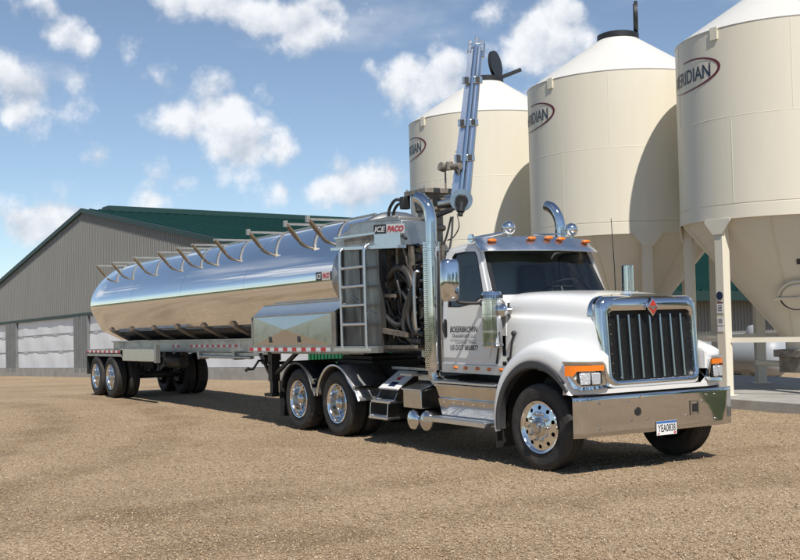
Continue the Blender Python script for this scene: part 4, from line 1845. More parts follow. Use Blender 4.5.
# antenna
mb = MB()
mb.tube([(-1.0, 1.03, 2.08), (-1.0, 1.02, 2.5), (-1.0, .985, 3.17)], [.008, .007, .005], 6)
part('antenna', mb, 'black', tk)
mb = MB()
mb.cyl((-.62, .90, 2.05), (-.62, .90, 2.50), .082, 20)
mb.cyl((-.62, .90, 2.10), (-.62, .90, 2.15), .135, 24)
part('intake_pipe', mb, 'chrome', tk, bev=.008)
mb = MB()
mb.tube(cr([(-1.22, -.55, 2.13), (-1.25, -.30, 2.17), (-1.27, -.05, 2.19)], 4), .008, 6)
mb.tube(cr([(-1.16, .10, 2.16), (-1.18, .35, 2.18), (-1.2, .6, 2.19)], 4), .008, 6)
islands('wiper', mb, 'black', tk)

# mirrors: near side complete (far one is hidden by the cab)
mr = empty('mirror', (-1.45, -1.40, 2.1), tk)
mb = MB()
sec = []
for dz, sx_, sy_ in ((-.275, .03, .06), (-.262, .05, .09), (-.22, .065, .108), (0, .07, .112), (.22, .065, .108), (.262, .05, .09), (.275, .03, .06)):
    l = []
    for k in range(20):
        a = 2 * math.pi * k / 20
        c_, s_ = math.cos(a), math.sin(a)
        l.append((-1.47 + sx_ * math.copysign(abs(c_) ** .7, c_) + .035 * s_, -1.43 + sy_ * math.copysign(abs(s_) ** .55, s_), 2.335 + dz))
    sec.append(l)
mb.loft(sec, True, True, True)
part('mirror_shell', mb, 'chrome', mr, angle=70)
mb = MB()
mb.tube(cr([(-1.46, -1.36, 2.10), (-1.44, -1.30, 2.045), (-1.36, -1.12, 2.03), (-1.26, -1.0, 2.035)], 5), .022, 10)
mb.tube([(-1.45, -1.33, 2.6), (-1.45, -1.33, 2.06)], .012, 8)
mb.box(-1.34, -1.18, -1.05, -.99, 1.99, 2.07)
part('mirror_arm', mb, 'blackmetal', mr, bev=.006)

# air cleaner canister
ac = empty('air_cleaner', (-.97, -1.13, 1.45), tk)
mb = MB()
mb.lathe([(.02, 1.455), (.125, 1.46), (.138, 1.475), (.138, 1.50), (.130, 1.51), (.130, 2.06), (.138, 2.07), (.138, 2.13), (.12, 2.17), (.05, 2.185), (.001, 2.187)], (-.97, -1.13, 0), 'z', 40)
part('canister', mb, 'chrome', ac, angle=30)
for z in (1.66, 1.86, 2.03):
    mb = MB()
    mb.lathe([(.130, z - .018), (.136, z - .014), (.136, z + .014), (.130, z + .018)], (-.97, -1.13, 0), 'z', 40)
    part('strap', mb, 'steelrim', ac)
mb = MB()
for k in range(40):
    a = 2 * math.pi * k / 40
    mb.box(-.97 + .138 * math.cos(a) - .004, -.97 + .138 * math.cos(a) + .004, -1.13 + .138 * math.sin(a) - .004, -1.13 + .138 * math.sin(a) + .004, 2.08, 2.125)
part('intake_slots', mb, 'black', ac)['kind'] = 'stuff'
mb = MB()
mb.cyl((-.90, -1.12, 1.92), (-.80, -.95, 1.92), .05, 18)
part('intake_elbow', mb, 'hub', ac)
mb = MB()
mb.sphere((-.76, -1.12, 1.925), .082, 20, 12, 0, (1, .7, 1))
part('elbow_cap', mb, 'chrome', ac)
mb = MB()
mb.bar((-1.02, -1.0, 1.44), (-1.06, -1.01, 1.24), .02, .02)
part('bracket', mb, 'black', ac)
# grab handle and latch on the hood side
mb = MB()
mb.tube(cr([(-.80, -.99, 1.30), (-.76, -1.0, 1.42), (-.73, -1.0, 1.55), (-.70, -.99, 1.63)], 4), .014, 8)
mb.sphere((-.70, -1.0, 1.63), .035, 12, 8)
mb.cyl((-.80, -.98, 1.26), (-.80, -1.01, 1.32), .03, 10)
part('hood_latch', mb, 'black', tk)

# exhaust stack, near side
ex = empty('exhaust_stack', (-2.50, -1.02, 1.0), tk)
mb = MB()
X0, Y0, RS = -2.50, -1.02, .128
n = 40
loops = []
for z in (1.13, 2.90):
    loops.append([(X0 + RS * math.cos(2 * math.pi * k / n), Y0 + RS * math.sin(2 * math.pi * k / n), z) for k in range(n)])
mb.loft(loops, True)
me = mb.mesh('heat_shield', ['perf', 'chrome'])
uvl = me.uv_layers.new(name='UVMap')
for p in me.polygons:
    ctr = p.center
    ang = math.atan2(ctr.y - Y0, ctr.x - X0)
    p.material_index = 0 if not (R(-62) < ang < R(40)) else 1
    for li in p.loop_indices:
        co = me.vertices[me.loops[li].vertex_index].co
        a = math.atan2(co.y - Y0, co.x - X0)
        if a - ang > math.pi:
            a -= 2 * math.pi
        if a - ang < -math.pi:
            a += 2 * math.pi
        uvl.data[li].uv = ((a + math.pi) * RS + 10, co.z)
link('heat_shield', me, ex)
mb = MB()
for z in (1.13, 1.24, 2.80, 2.90):
    mb.lathe([(RS, z - .012), (RS + .006, z - .008), (RS + .006, z + .008), (RS, z + .012)], (X0, Y0, 0), 'z', 40)
mb.lathe([(RS, 2.90), (.08, 2.905)], (X0, Y0, 0), 'z', 40)
part('shield_band', mb, 'chrome', ex)
mb = MB()
pth = cr([(X0, Y0, 2.85), (X0, Y0, 3.10), (X0 - .005, Y0, 3.26), (X0 - .05, Y0 - .01, 3.41), (X0 - .15, Y0 - .03, 3.52), (X0 - .27, Y0 - .05, 3.57)], 6)
mb.tube(pth, .082, 24, False)
mb.tube(pth[-2:], .07, 24, True)
part('stack_pipe', mb, 'chrome', ex, angle=50)
mb = MB()
mb.tube(cr([(X0, Y0, 1.16), (X0, Y0, 1.05), (X0 + .06, Y0 + .02, .96), (X0 + .22, Y0 + .06, .93), (X0 + .5, Y0 + .1, .93)], 6), .085, 20, True)
part('elbow_pipe', mb, 'hub', ex)
# far side stack
ex2 = empty('exhaust_stack', (-2.5, 1.02, 1.0), tk)
mb = MB()
mb.tube(cr([(-2.16, 1.05, 1.2), (-2.16, 1.05, 2.9), (-2.165, 1.05, 3.18), (-2.21, 1.04, 3.33), (-2.30, 1.02, 3.44), (-2.40, 1.0, 3.48)], 6), .082, 20, False)
part('stack_pipe', mb, 'chrome', ex2)

# step box, battery box, air tanks, catwalk steps (near side); plain tanks on the far side
mb = MB()
prof = [(-.55, .955), (-1.13, .955), (-1.165, .94), (-1.165, .915), (-1.10, .755), (-1.125, .745), (-1.06, .50), (-.55, .50)]
mb.prism(prof, lambda a, b, t: (t, a, b), -2.27, -.88)
sb = part('step_box', mb, 'stainless', tk, bev=.006)
mb = MB()
mb.box(-2.30, -.86, -1.19, -.80, .957, .985)
part('step_tread', mb, 'alu_bright', sb, bev=.006)
mb = MB()
mb.box(-2.38, -.95, -1.30, -1.02, .455, .495)
mb.box(-2.38, -.95, -1.312, -1.30, .44, .50)
for x in np.arange(-2.33, -1.0, .06):
    mb.box(x, x + .03, -1.27, -1.05, .495, .501)
part('step_tread', mb, 'alu_bright', sb, bev=.004)
mb = MB()
for x in np.linspace(-2.15, -1.0, 6):
    for yy, zz_ in ((-1.113, .70),):
        mb.cyl((x, -1.08, zz_), (x, -1.118, zz_), .011, 8)
islands('rivet', mb, 'hub', sb)
mb = MB()
mb.hexa([(-3.02, -1.22, .58), (-2.55, -1.22, .58), (-2.55, -.7, .58), (-3.02, -.7, .58), (-3.02, -1.22, .83), (-2.55, -1.22, .83), (-2.55, -.7, .90), (-3.02, -.7, .90)])
tb = part('tool_box', mb, 'stainless', tk, bev=.008)
mb = MB()
mb.hexa([(-3.04, -1.24, .83), (-2.53, -1.24, .83), (-2.53, -.9, .935), (-3.04, -.9, .935), (-3.04, -1.24, .85), (-2.53, -1.24, .85), (-2.53, -.9, .955), (-3.04, -.9, .955)])
part('box_lid', mb, 'alu_bright', tb, bev=.004)
for x in (-2.81, -2.47):
    mb = MB()
    mb.lathe([(.001, -1.25), (.07, -1.243), (.12, -1.225), (.143, -1.195), (.146, -1.15), (.146, -.35)], (x, 0, .415), 'y', 32)
    part('air_tank', mb, 'chrome' if x < -2.6 else 'stainless', tk)
sp = empty('catwalk_steps', (-3.4, -1.2, .35), tk)
for xx in (-3.96, -3.46):
    mb = MB()
    mb.prism([(-1.24, .37), (-.45, .37), (-.45, 1.03), (-.70, 1.03), (-1.02, .80), (-1.12, .63), (-1.22, .60)], lambda a, b, t: (t, a, b), xx, xx + .02)
    part('side_plate', mb, 'stainless', sp)
for y0, y1, z in ((-1.25, -1.03, .365), (-1.20, -.98, .60)):
    mb = MB()
    mb.box(-3.97, -3.43, y0, y1, z, z + .035)
    for k in range(4):
        mb.box(-3.94, -3.46, y0 + .02 + k * .05, y0 + .045 + k * .05, z + .035, z + .042)
    part('tread', mb, 'alu_bright', sp, bev=.004)
mb = MB()
mb.box(-3.94, -3.46, -.98, -.96, .40, .60)
mb.box(-3.94, -3.46, -.92, -.90, .63, .82)
islands('riser', mb, 'blackmetal', sp)
mb = MB()
mb.hexa([(-3.97, -1.06, .79), (-3.43, -1.06, .79), (-3.43, -.70, 1.03), (-3.97, -.70, 1.03), (-3.97, -1.065, .81), (-3.43, -1.065, .81), (-3.43, -.70, 1.05), (-3.97, -.70, 1.05)])
pn = part('sign_plate', mb, 'signwhite', sp)
mb = MB()


def sgn(u, v):   # u up the slope 0..1, v across 0..1
    return Vector((-3.97 + .54 * v, -1.065 + .365 * u - .003, .81 + .24 * u + .004))


mb.add([sgn(.12, .38), sgn(.12, .72), sgn(.36, .72), sgn(.36, .38)], [(0, 1, 2, 3)])
part('sign_print', mb, 'navy', pn)
for k, (u0, u1, v0, v1) in enumerate(((.48, .62, .42, .60), (.66, .84, .45, .66))):
    mb = MB()
    mb.add([sgn(u0, v0), sgn(u0, v1), sgn(u1, v1), sgn(u1, v0)], [(0, 1, 2, 3)])
    part('sign_print', mb, 'red' if k == 0 else 'ink', pn)
mb = MB()
mb.box(-2.95, -2.3, -1.0, -.5, .96, 1.04)
mb.box(-3.2, -2.9, -1.15, -.5, 1.02, 1.05)
islands('catwalk_plate', mb, 'alu', tk)
# far side fuel tank
mb = MB()
mb.lathe([(.001, -2.6), (.28, -2.6), (.30, -2.57), (.30, -1.03), (.28, -1.0), (.001, -1.0)], (0, .85, .62), 'x', 28)
part('fuel_tank', mb, 'stainless', tk)

# drive wheel fenders
def half_fender(x, mt, a0, a1, lip, tail):
    fe_ = None
    for s in (-1, 1):
        mb = MB()
        prs = [(x + .78, .60), (x + .70, .72)] if tail else [(x + .66, .60), (x + .645, .66)]
        for a in np.linspace(R(a0), R(a1), 26):
            r = .595
            prs.append((x + r * math.cos(a), .53 + r * math.sin(a)))
        out = [[(px_, s * 1.245, pz), (px_, s * 1.24, pz + .004), (px_, s * .56, pz + .004)] for px_, pz in prs]
        mb.loft(out, closed=False)
        o = part('wheel_fender', mb, mt, tk, angle=60)
        md = o.modifiers.new('solid', 'SOLIDIFY')
        md.thickness = .014
        mb = MB()
        mb.tube([(a, s * 1.245, b) for a, b in prs], .02, 8)
        part('fender_lip', mb, lip, o)


half_fender(FD, 'fenderalu', 38, 172, 'alu_bright', True)
half_fender(RD, 'black', 18, 165, 'black', False)
for s in (-1, 1):
    mb = MB()
    mb.bar((FD + .66, s * .6, .80), (FD + .66, s * 1.262, .80), .05, .05)
    mb.bar((RD + .62, s * .6, .86), (RD + .62, s * 1.255, .86), .04, .05)
    islands('fender_bracket', mb, 'hub', tk, bev=.006)
    mb = MB()
    mb.box(RD - .72, RD - .70, min(s * .6, s * 1.22), max(s * .6, s * 1.22), .18, .80)
    part('mud_flap', mb, 'black', tk)


# ================================================================== TRAILER
TP = R(-.77)
tr = thing(empty('tank_trailer', (-17, 0, 0), None, (0, TP, 0)), 'long polished aluminium pneumatic tank trailer hitched behind the white truck', 'trailer')
for x in (-16.89, -18.13):
    for s in (-1, 1):
        wheel(tr, x, s, 'trailer')

SEC = [(0, 3.44), (.25, 3.415), (.50, 3.31), (.76, 3.125), (.97, 2.92), (1.12, 2.68), (1.19, 2.48), (1.20, 2.36)]
LOW = [(1.194, 2.28), (1.175, 2.20), (1.10, 2.055), (1.01, 1.88), (.915, 1.70), (.90, 1.68), (.87, 1.665), (.40, 1.43), (0, 1.40)]


def tank_loop(x, k=1.0):
    half = [tuple(q) for q in cr(SEC, 5)] + LOW
    pts = [(y, z) for y, z in half] + [(-y, z) for y, z in reversed(half[1:-1])]
    return [(x, y * k, 2.36 + (z - 2.36) * k) for y, z in pts]


st = [(-18.76, .60), (-18.745, .80), (-18.72, .90), (-18.67, .955), (-18.60, .985), (-18.50, 1.0)] + [(x, 1.0) for x in np.linspace(-17.5, -6.0, 14)] + [(-5.10, 1.0)]
mb = MB()
mb.loft([tank_loop(x, k) for x, k in st], True, True, False)
tank = part('tank_shell', mb, 'tank', tr, angle=24)
mb = MB()
mb.loft([tank_loop(x, k) for x, k in ((-5.10, 1.0), (-5.08, 1.012), (-5.02, 1.012), (-4.99, .99), (-4.93, .93), (-4.90, .80))], True, False, True)
part('front_head', mb, 'alu', tr, angle=40)
for x in (-15.2, -11.9, -8.6):
    mb = MB()
    mb.loft([tank_loop(x - .012, 1.0), tank_loop(x - .008, 1.003), tank_loop(x + .008, 1.003), tank_loop(x + .012, 1.0)], True)
    part('weld_seam', mb, 'tank', tank)
# roof hatches and walkway
mb = MB()
mb.box(-18.3, -5.3, -.24, -.20, 3.40, 3.45)
mb.box(-18.3, -5.3, .20, .24, 3.40, 3.45)
for x in np.arange(-18.2, -5.4, .6):
    mb.box(x, x + .05, -.20, .20, 3.435, 3.455)
part('walkway', mb, 'alu_rail', tr)
for x in (-16.6, -13.6, -10.5, -7.6):
    mb = MB()
    mb.lathe([(.26, 3.2), (.26, 3.38), (.29, 3.39), (.27, 3.41), (.001, 3.42)], (x, .45, 0), 'z', 24)
    part('hatch', mb, 'alu', tr)
# walkway support bows with swept brackets
BX = [-18.45, -17.16, -15.38, -13.66, -12.45, -11.53, -10.30, -8.62, -7.02, -6.16]
for i, x in enumerate(BX):
    bow = empty('walkway_support', (x, -1.05, 3.0), tr)
    mb = MB()
    mb.box(x - .025, x + .025, -1.07, -.22, 3.39, 3.43)
    if i >= 7:
        mb.box(x - .035, x + .035, -1.09, -1.03, 3.36, 3.47)
    part('crossbar', mb, 'alu_rail', bow)
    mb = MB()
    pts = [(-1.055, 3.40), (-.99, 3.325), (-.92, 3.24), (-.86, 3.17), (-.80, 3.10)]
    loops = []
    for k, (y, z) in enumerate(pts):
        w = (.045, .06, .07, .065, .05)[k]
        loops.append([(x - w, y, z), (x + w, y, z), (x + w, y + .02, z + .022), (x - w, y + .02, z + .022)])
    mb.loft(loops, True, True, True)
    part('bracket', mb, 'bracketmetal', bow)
# lower gussets under the tank
for x in (-17.6, -16.0, -14.4, -12.85, -11.3, -9.75):
    for s in (-1, 1):
        mb = MB()
        mb.prism([(.40, 1.40), (.46, 1.40), (.94, 1.66), (.965, 1.74), (.90, 1.69)], lambda a, b, t: (t, s * a, b), x - .11, x + .11)
        part('tank_gusset', mb, 'alu_rail', tr)
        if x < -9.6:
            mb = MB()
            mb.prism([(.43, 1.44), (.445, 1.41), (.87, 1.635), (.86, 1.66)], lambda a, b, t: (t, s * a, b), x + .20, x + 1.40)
            part('gusset_plate', mb, 'platedark', tr)  # dark plate filling the gap to the next gusset
# frame
for s in (-1, 1):
    mb = MB()
    mb.box(-18.7, -6.9, s * .5 - .05, s * .5 + .05, 1.13, 1.40)
    mb.box(-18.7, -6.9, s * .5 - .11, s * .5 + .11, 1.375, 1.405)
    part('frame_rail', mb, 'alu', tr)
    mb = MB()
    mb.box(-8.2, -4.5, s * .95 - .05, s * .95 + .05, 1.13, 1.24)
    mb.box(-8.3, -3.6, s * 1.22 - .05, s * 1.22 + .05, 1.165, 1.265)
    part('side_rail', mb, 'alu', tr)
mb = MB()
for x in (-18.6, -15.5, -13.5, -11.5, -9.5, -8.2, -7.2, -5.7, -4.5):
    mb.box(x - .05, x + .05, -1.15 if x > -8.5 else -.5, 1.15 if x > -8.5 else .5, 1.15, 1.25)
islands('cross_member', mb, 'alu', tr)
mb = MB()
mb.box(-7.2, -3.7, -1.05, 1.05, 1.215, 1.262)
mb.box(-6.2, -5.2, -.42, .42, 1.12, 1.2)
islands('kingpin_plate', mb, 'blackmetal', tr)
# rub strip piping under the frame
mb = MB()
mb.box(-12.4, -8.3, -.66, -.60, 1.06, 1.12)
mb.cyl((-12.2, -.70, 1.04), (-9.4, -.70, 1.03), .03, 10)
part('product_pipe', mb, 'alu', tr)
mb = MB()
mb.box(-10.3, -10.2, -.72, -.5, .98, 1.15)
mb.box(-12.2, -12.1, -.72, -.5, .98, 1.15)
mb.box(-8.6, -8.5, -.72, -.5, .98, 1.15)
islands('pipe_hanger', mb, 'alu', tr)


def tape(name, x0, x1, y, z0, z1, seg, parent):
    mb = MB()
    n = int(round((x1 - x0) / seg))
    for k in range(n):
        a = x0 + (x1 - x0) * k / n
        mb.box(a, a + (x1 - x0) / n, y - .004, y, z0, z1, k % 2)
    part(name, mb, ['red', 'tapewhite'], parent)


tape('reflective_tape', -13.05, -10.25, -.552, 1.235, 1.285, .16, tr)
tape('reflective_tape', -14.2, -13.75, -.552, 1.235, 1.285, .16, tr)
tape('reflective_tape', -8.20, -5.05, -1.272, 1.185, 1.245, .175, tr)
# rear wheel arch rail with tape, corner box
for s in (-1, 1):
    mb = MB()
    mb.box(-18.95, -15.9, min(s * .92, s * 1.20), max(s * .92, s * 1.20), 1.10, 1.13)
    mb.box(-18.95, -15.9, min(s * 1.18, s * 1.20), max(s * 1.18, s * 1.20), 1.03, 1.19)
    part('wheel_cover', mb, 'alu', tr)
    mb = MB()
    mb.box(-18.98, -18.93, min(s * .5, s * 1.20), max(s * .5, s * 1.20), .55, 1.15)
    part('mud_flap', mb, 'black', tr)
    mb = MB()
    mb.hexa([(-15.9, s * 1.2, .93), (-13.65, s * 1.2, .93), (-13.65, s * 1.06, .93), (-15.9, s * 1.06, .93), (-16.1, s * 1.2, 1.22), (-13.65, s * 1.2, 1.22), (-13.65, s * 1.06, 1.22), (-16.1, s * 1.06, 1.22)])
    part('storage_box', mb, 'alu_bright', tr, bev=.01)
    mb = MB()
    mb.box(-16.12, -13.63, min(s * 1.05, s * 1.21), max(s * 1.05, s * 1.21), 1.222, 1.235)
    mb.box(-13.63, -13.5, min(s * 1.1, s * 1.2), max(s * 1.1, s * 1.2), .9, 1.3)
    part('box_lid', mb, 'alu', tr)
tape('reflective_tape', -18.93, -16.1, -1.2015, 1.12, 1.18, .19, tr)
# running gear
for x in (-16.89, -18.13):
    mb = MB()
    mb.cyl((x, -.95, .518), (x, .95, .518), .075, 14)
    for s in (-1, 1):
        mb.cyl((x + .25, s * .5, .55), (x + .25, s * .5, .95), .11, 14)
        mb.bar((x, s * .45, .52), (x + .75, s * .45, .80), .09, .12)
        mb.box(x + .65, x + .85, s * .45 - .07, s * .45 + .07, .70, 1.13)
        mb.cyl((x + .18, s * .62, .62), (x + .40, s * .62, .66), .085, 14)
    part('axle', mb, 'blackmetal', tr)
mb = MB()
mb.lathe([(.001, -15.35), (.12, -15.33), (.15, -15.25), (.15, -14.35), (.12, -14.27), (.001, -14.25)], (0, -.25, .88), 'x', 20)
part('air_reservoir', mb, 'blackmetal', tr)
# landing gear
for s in (-1, 1):
    lg = empty('landing_leg', (-7.93, s * .92, .4), tr)
    mb = MB()
    mb.box(-8.01, -7.85, s * .92 - .08, s * .92 + .08, .62, 1.2)
    mb.box(-7.99, -7.87, s * .92 - .06, s * .92 + .06, .40, .66)
    mb.box(-8.09, -7.77, s * .92 - .13, s * .92 + .13, .35, .41)
    part('leg_tube', mb, 'blackmetal', lg)
    mb = MB()
    mb.bar((-7.93, s * .92, .72), (-7.0, s * .9, 1.15), .06, .06)
    mb.bar((-8.45, s * .95, 1.12), (-7.93, s * .92, .60), .05, .05)
    part('brace', mb, 'blackmetal', lg)
mb = MB()
mb.tube([(-8.2, -1.0, 1.0), (-8.2, -1.1, 1.0), (-8.45, -1.1, .84), (-8.45, -1.22, .84)], .022, 8)
mb.cyl((-8.2, -.9, 1.02), (-8.2, -1.02, 1.02), .09, 14)
mb.cyl((-8.45, -1.2, .86), (-8.55, -1.2, .82), .03, 8)
part('crank_handle', mb, 'blackmetal', tr)
mb = MB()
mb.cyl((-7.93, -1.0, .95), (-7.93, .9, .95), .03, 8)
part('cross_shaft', mb, 'blackmetal', tr)

# faceted side lockers at the nose
for s in (-1, 1):
    mb = MB()
    c = ((-8.06, 1.28), (-4.99, 1.28), (-4.99, 1.80), (-8.06, 1.80))
    f4 = [(x, s * 1.262, z) for x, z in c]
    apex = (-6.70, s * 1.287, 1.555)
    mb.add(f4 + [apex], [(0, 1, 4), (1, 2, 4), (2, 3, 4), (3, 0, 4)])
    back = [(x, s * 1.0, z) for x, z in c]
    mb.add(f4 + back, [(0, 1, 5, 4), (1, 2, 6, 5), (3, 0, 4, 7)])
    lk = part('side_locker', mb, 'locker', tr, angle=1)
    mb = MB()
    mb.add([(-8.06, s * 1.262, 1.80), (-4.99, s * 1.262, 1.80), (-4.70, s * 1.06, 2.0), (-7.98, s * 1.06, 2.0), (-8.06, s * 1.0, 1.78)], [(0, 1, 2, 3), (0, 3, 4)])
    part('sloped_lid', mb, 'alu_bright', lk, angle=1)
    mb = MB()
    mb.bar((-8.08, s * 1.265, 1.27), (-8.08, s * 1.265, 1.81), .03, .03)
    mb.bar((-4.97, s * 1.265, 1.27), (-4.97, s * 1.265, 1.81), .07, .03)
    mb.bar((-8.08, s * 1.268, 1.80), (-4.97, s * 1.268, 1.805), .03, .02)
    mb.bar((-8.08, s * 1.26, 1.275), (-4.97, s * 1.26, 1.275), .03, .03)
    mb.bar((-7.98, s * 1.06, 2.0), (-4.7, s * 1.06, 2.0), .03, .03)
    part('edge_trim', mb, 'alu_rail', lk)
    mb = MB()
    for x in (-7.30, -6.18):
        mb.box(x - .045, x + .045, min(s * 1.25, s * 1.285), max(s * 1.25, s * 1.285), 1.335, 1.44)
    islands('latch', mb, 'black', lk, bev=.006)
# nose enclosure behind the ladder
mb = MB()
mb.box(-4.90, -3.72, -1.12, -1.06, 1.24, 2.80)
mb.box(-4.90, -3.72, 1.06, 1.12, 1.24, 2.80)
mb.box(-4.92, -4.88, -1.1, 1.1, 1.24, 2.8)
islands('nose_panel', mb, 'nosepanel', tr)
mb = MB()
mb.box(-4.36, -4.30, -1.14, -1.12, 1.26, 2.78)
mb.box(-3.78, -3.70, -1.15, -1.05, 1.24, 2.80)
mb.box(-4.92, -4.86, -1.15, -1.10, 1.24, 2.80)
islands('panel_rib', mb, 'nosepanel', tr)
mb = MB()
mb.prism([(-5.02, 2.82), (-5.02, 2.98), (-4.27, 3.17), (-3.02, 3.08), (-3.02, 2.72)], lambda a, b, t: (a, t, b), -1.16, -.72)
mb.box(-5.02, -4.45, -.72, .3, 2.82, 3.08)
hd = part('nose_hood', mb, 'alu', tr, bev=.01)
mb = MB()
mb.hexa([(-5.04, -1.24, 2.79), (-3.0, -1.24, 2.675), (-3.0, -1.10, 2.675), (-5.04, -1.10, 2.79), (-5.04, -1.24, 2.835), (-3.0, -1.24, 2.72), (-3.0, -1.10, 2.72), (-5.04, -1.10, 2.835)])
mb.bar((-5.03, -1.17, 2.985), (-3.75, -1.17, 2.955), .02, .03)
part('hood_lip', mb, 'alu_bright', hd)
mb = MB()
mb.box(-4.72, -3.80, -1.165, -1.16, 2.84, 2.94)
part('vent_recess', mb, 'machine', hd)
mb = MB()
mb.hexa([(-3.78, -1.172, 2.76), (-3.04, -1.172, 2.72), (-3.04, -1.16, 2.72), (-3.78, -1.16, 2.76), (-3.78, -1.172, 2.94), (-3.04, -1.172, 2.90), (-3.04, -1.16, 2.90), (-3.78, -1.16, 2.94)])
part('tread_plate', mb, 'alu_bright', hd)
# hood top clutter
mb = MB()
mb.box(-5.3, -3.9, -.75, -.62, 3.17, 3.25)
mb.box(-5.2, -4.5, .3, .45, 3.12, 3.22)
mb.box(-4.9, -4.7, -.7, .4, 3.13, 3.20)
mb.box(-4.05, -3.5, -.9, -.5, 3.10, 3.19)
islands('roof_frame', mb, 'alu_rail', tr, bev=.01)


def logo(x0, x1, y, z0, z1, slope, parent, mid):
    def w(x, z):
        return (x, y, z + slope * (x - x0))
    xm = x0 + (x1 - x0) * mid
    mb = MB()
    mb.add([w(x0, z0), w(xm, z0), w(xm, z1), w(x0, z1)], [(0, 1, 2, 3)])
    lg_ = part('logo_panel', mb, 'ink', parent)
    mb = MB()
    mb.add([w(xm, z0), w(x1, z0), w(x1, z1), w(xm, z1)], [(0, 1, 2, 3)])
    part('logo_field', mb, 'signwhite', lg_)
    h = z1 - z0
    v, f = text_fit('ICE', x0 + .03, xm - .02, z0 + .2 * h, z0 + .8 * h, .25, .03)
    mb = MB()
    mb.add([(a, y - .003, b + slope * (a - x0)) for a, b in v], f)
    part('logo_lettering', mb, 'signwhite', lg_)
    v, f = text_fit('PACO', xm + .02, x1 - .02, z0 + .18 * h, z0 + .82 * h, .3, .05)
    mb = MB()
    mb.add([(a, y - .003, b + slope * (a - x0)) for a, b in v], f)
    part('logo_lettering', mb, 'red', lg_)


logo(-3.80, -2.93, -1.164, 2.945, 3.085, -.07, hd, .42)
# logo plate on the tank flank: follows the shell at its foot
mb = MB()
logo(-5.62, -5.12, -1.215, 2.335, 2.475, 0.0, tr, .42)
# ladder
ld = empty('ladder', (-4.25, -1.27, 1.2), tr)
for x in (-4.66, -3.90):
    mb = MB()
    mb.tube(cr([(x, -1.28, 1.20), (x, -1.28, 2.0), (x, -1.28, 2.66), (x, -1.26, 2.76), (x, -1.20, 2.80)], 5), .026, 10)
    part('stile', mb, 'alu_bright', ld)
for z in (1.60, 1.89, 2.18, 2.47):
    mb = MB()
    mb.cyl((-4.66, -1.28, z), (-3.90, -1.28, z), .024, 10)
    part('rung', mb, 'alu_bright', ld)
mb = MB()
mb.box(-4.88, -3.72, -1.31, -1.18, 1.19, 1.235)
part('foot_bar', mb, 'alu_bright', ld)
mb = MB()
mb.cyl((-4.6, -1.13, 2.05), (-4.1, -1.13, 1.82), .008, 6)
mb.cyl((-4.1, -1.13, 1.82), (-3.75, -1.13, 1.70), .008, 6)
islands('restraint_cable', mb, 'alu_bright', ld)

# blower machinery in the open nose
bl = empty('blower_unit', (-3.3, 0, 1.2), tr)
mb = MB()
mb.cyl((-3.55, -.75, 1.75), (-3.55, .6, 1.75), .34, 24)
mb.cyl((-3.55, -.80, 1.75), (-3.55, -.75, 1.75), .20, 20)
mb.box(-3.9, -3.2, -.7, .7, 1.25, 1.5)
part('blower_housing', mb, 'machinedark', bl, bev=.015)
mb = MB()
mb.cyl((-3.15, -.85, 2.15), (-3.15, .5, 2.15), .22, 20)
mb.box(-3.35, -2.95, -.80, -.2, 1.85, 2.05)
mb.box(-3.75, -3.35, -.9, -.4, 2.2, 2.55)
part('gearbox', mb, 'machinedark', bl, bev=.02)
mb = MB()
mb.cyl((-3.15, -.92, 2.15), (-3.15, -.86, 2.15), .14, 18)
mb.cyl((-3.62, -.97, 2.0), (-3.62, -.80, 2.0), .09, 14)
mb.cyl((-2.95, -.95, 1.75), (-2.95, -.6, 1.75), .12, 16)
islands('pulley', mb, 'hub', bl)
mb = MB()
mb.bar((-3.80, -1.08, 1.50), (-3.05, -1.08, 1.42), .09, .07)
mb.bar((-3.78, -1.05, 2.02), (-3.40, -1.05, 2.0), .06, .05)
mb.bar((-3.02, -1.0, 1.24), (-3.02, -1.0, 2.70), .06, .08)
mb.bar((-3.40, -.98, 2.2), (-3.40, -.98, 2.70), .07, .07)
mb.bar((-3.22, -1.0, 2.70), (-3.0, -1.0, 2.2), .04, .04)
mb.box(-3.75, -2.85, -1.1, 1.1, 1.22, 1.27)
part('bracket_frame', mb, 'machinedark', bl)
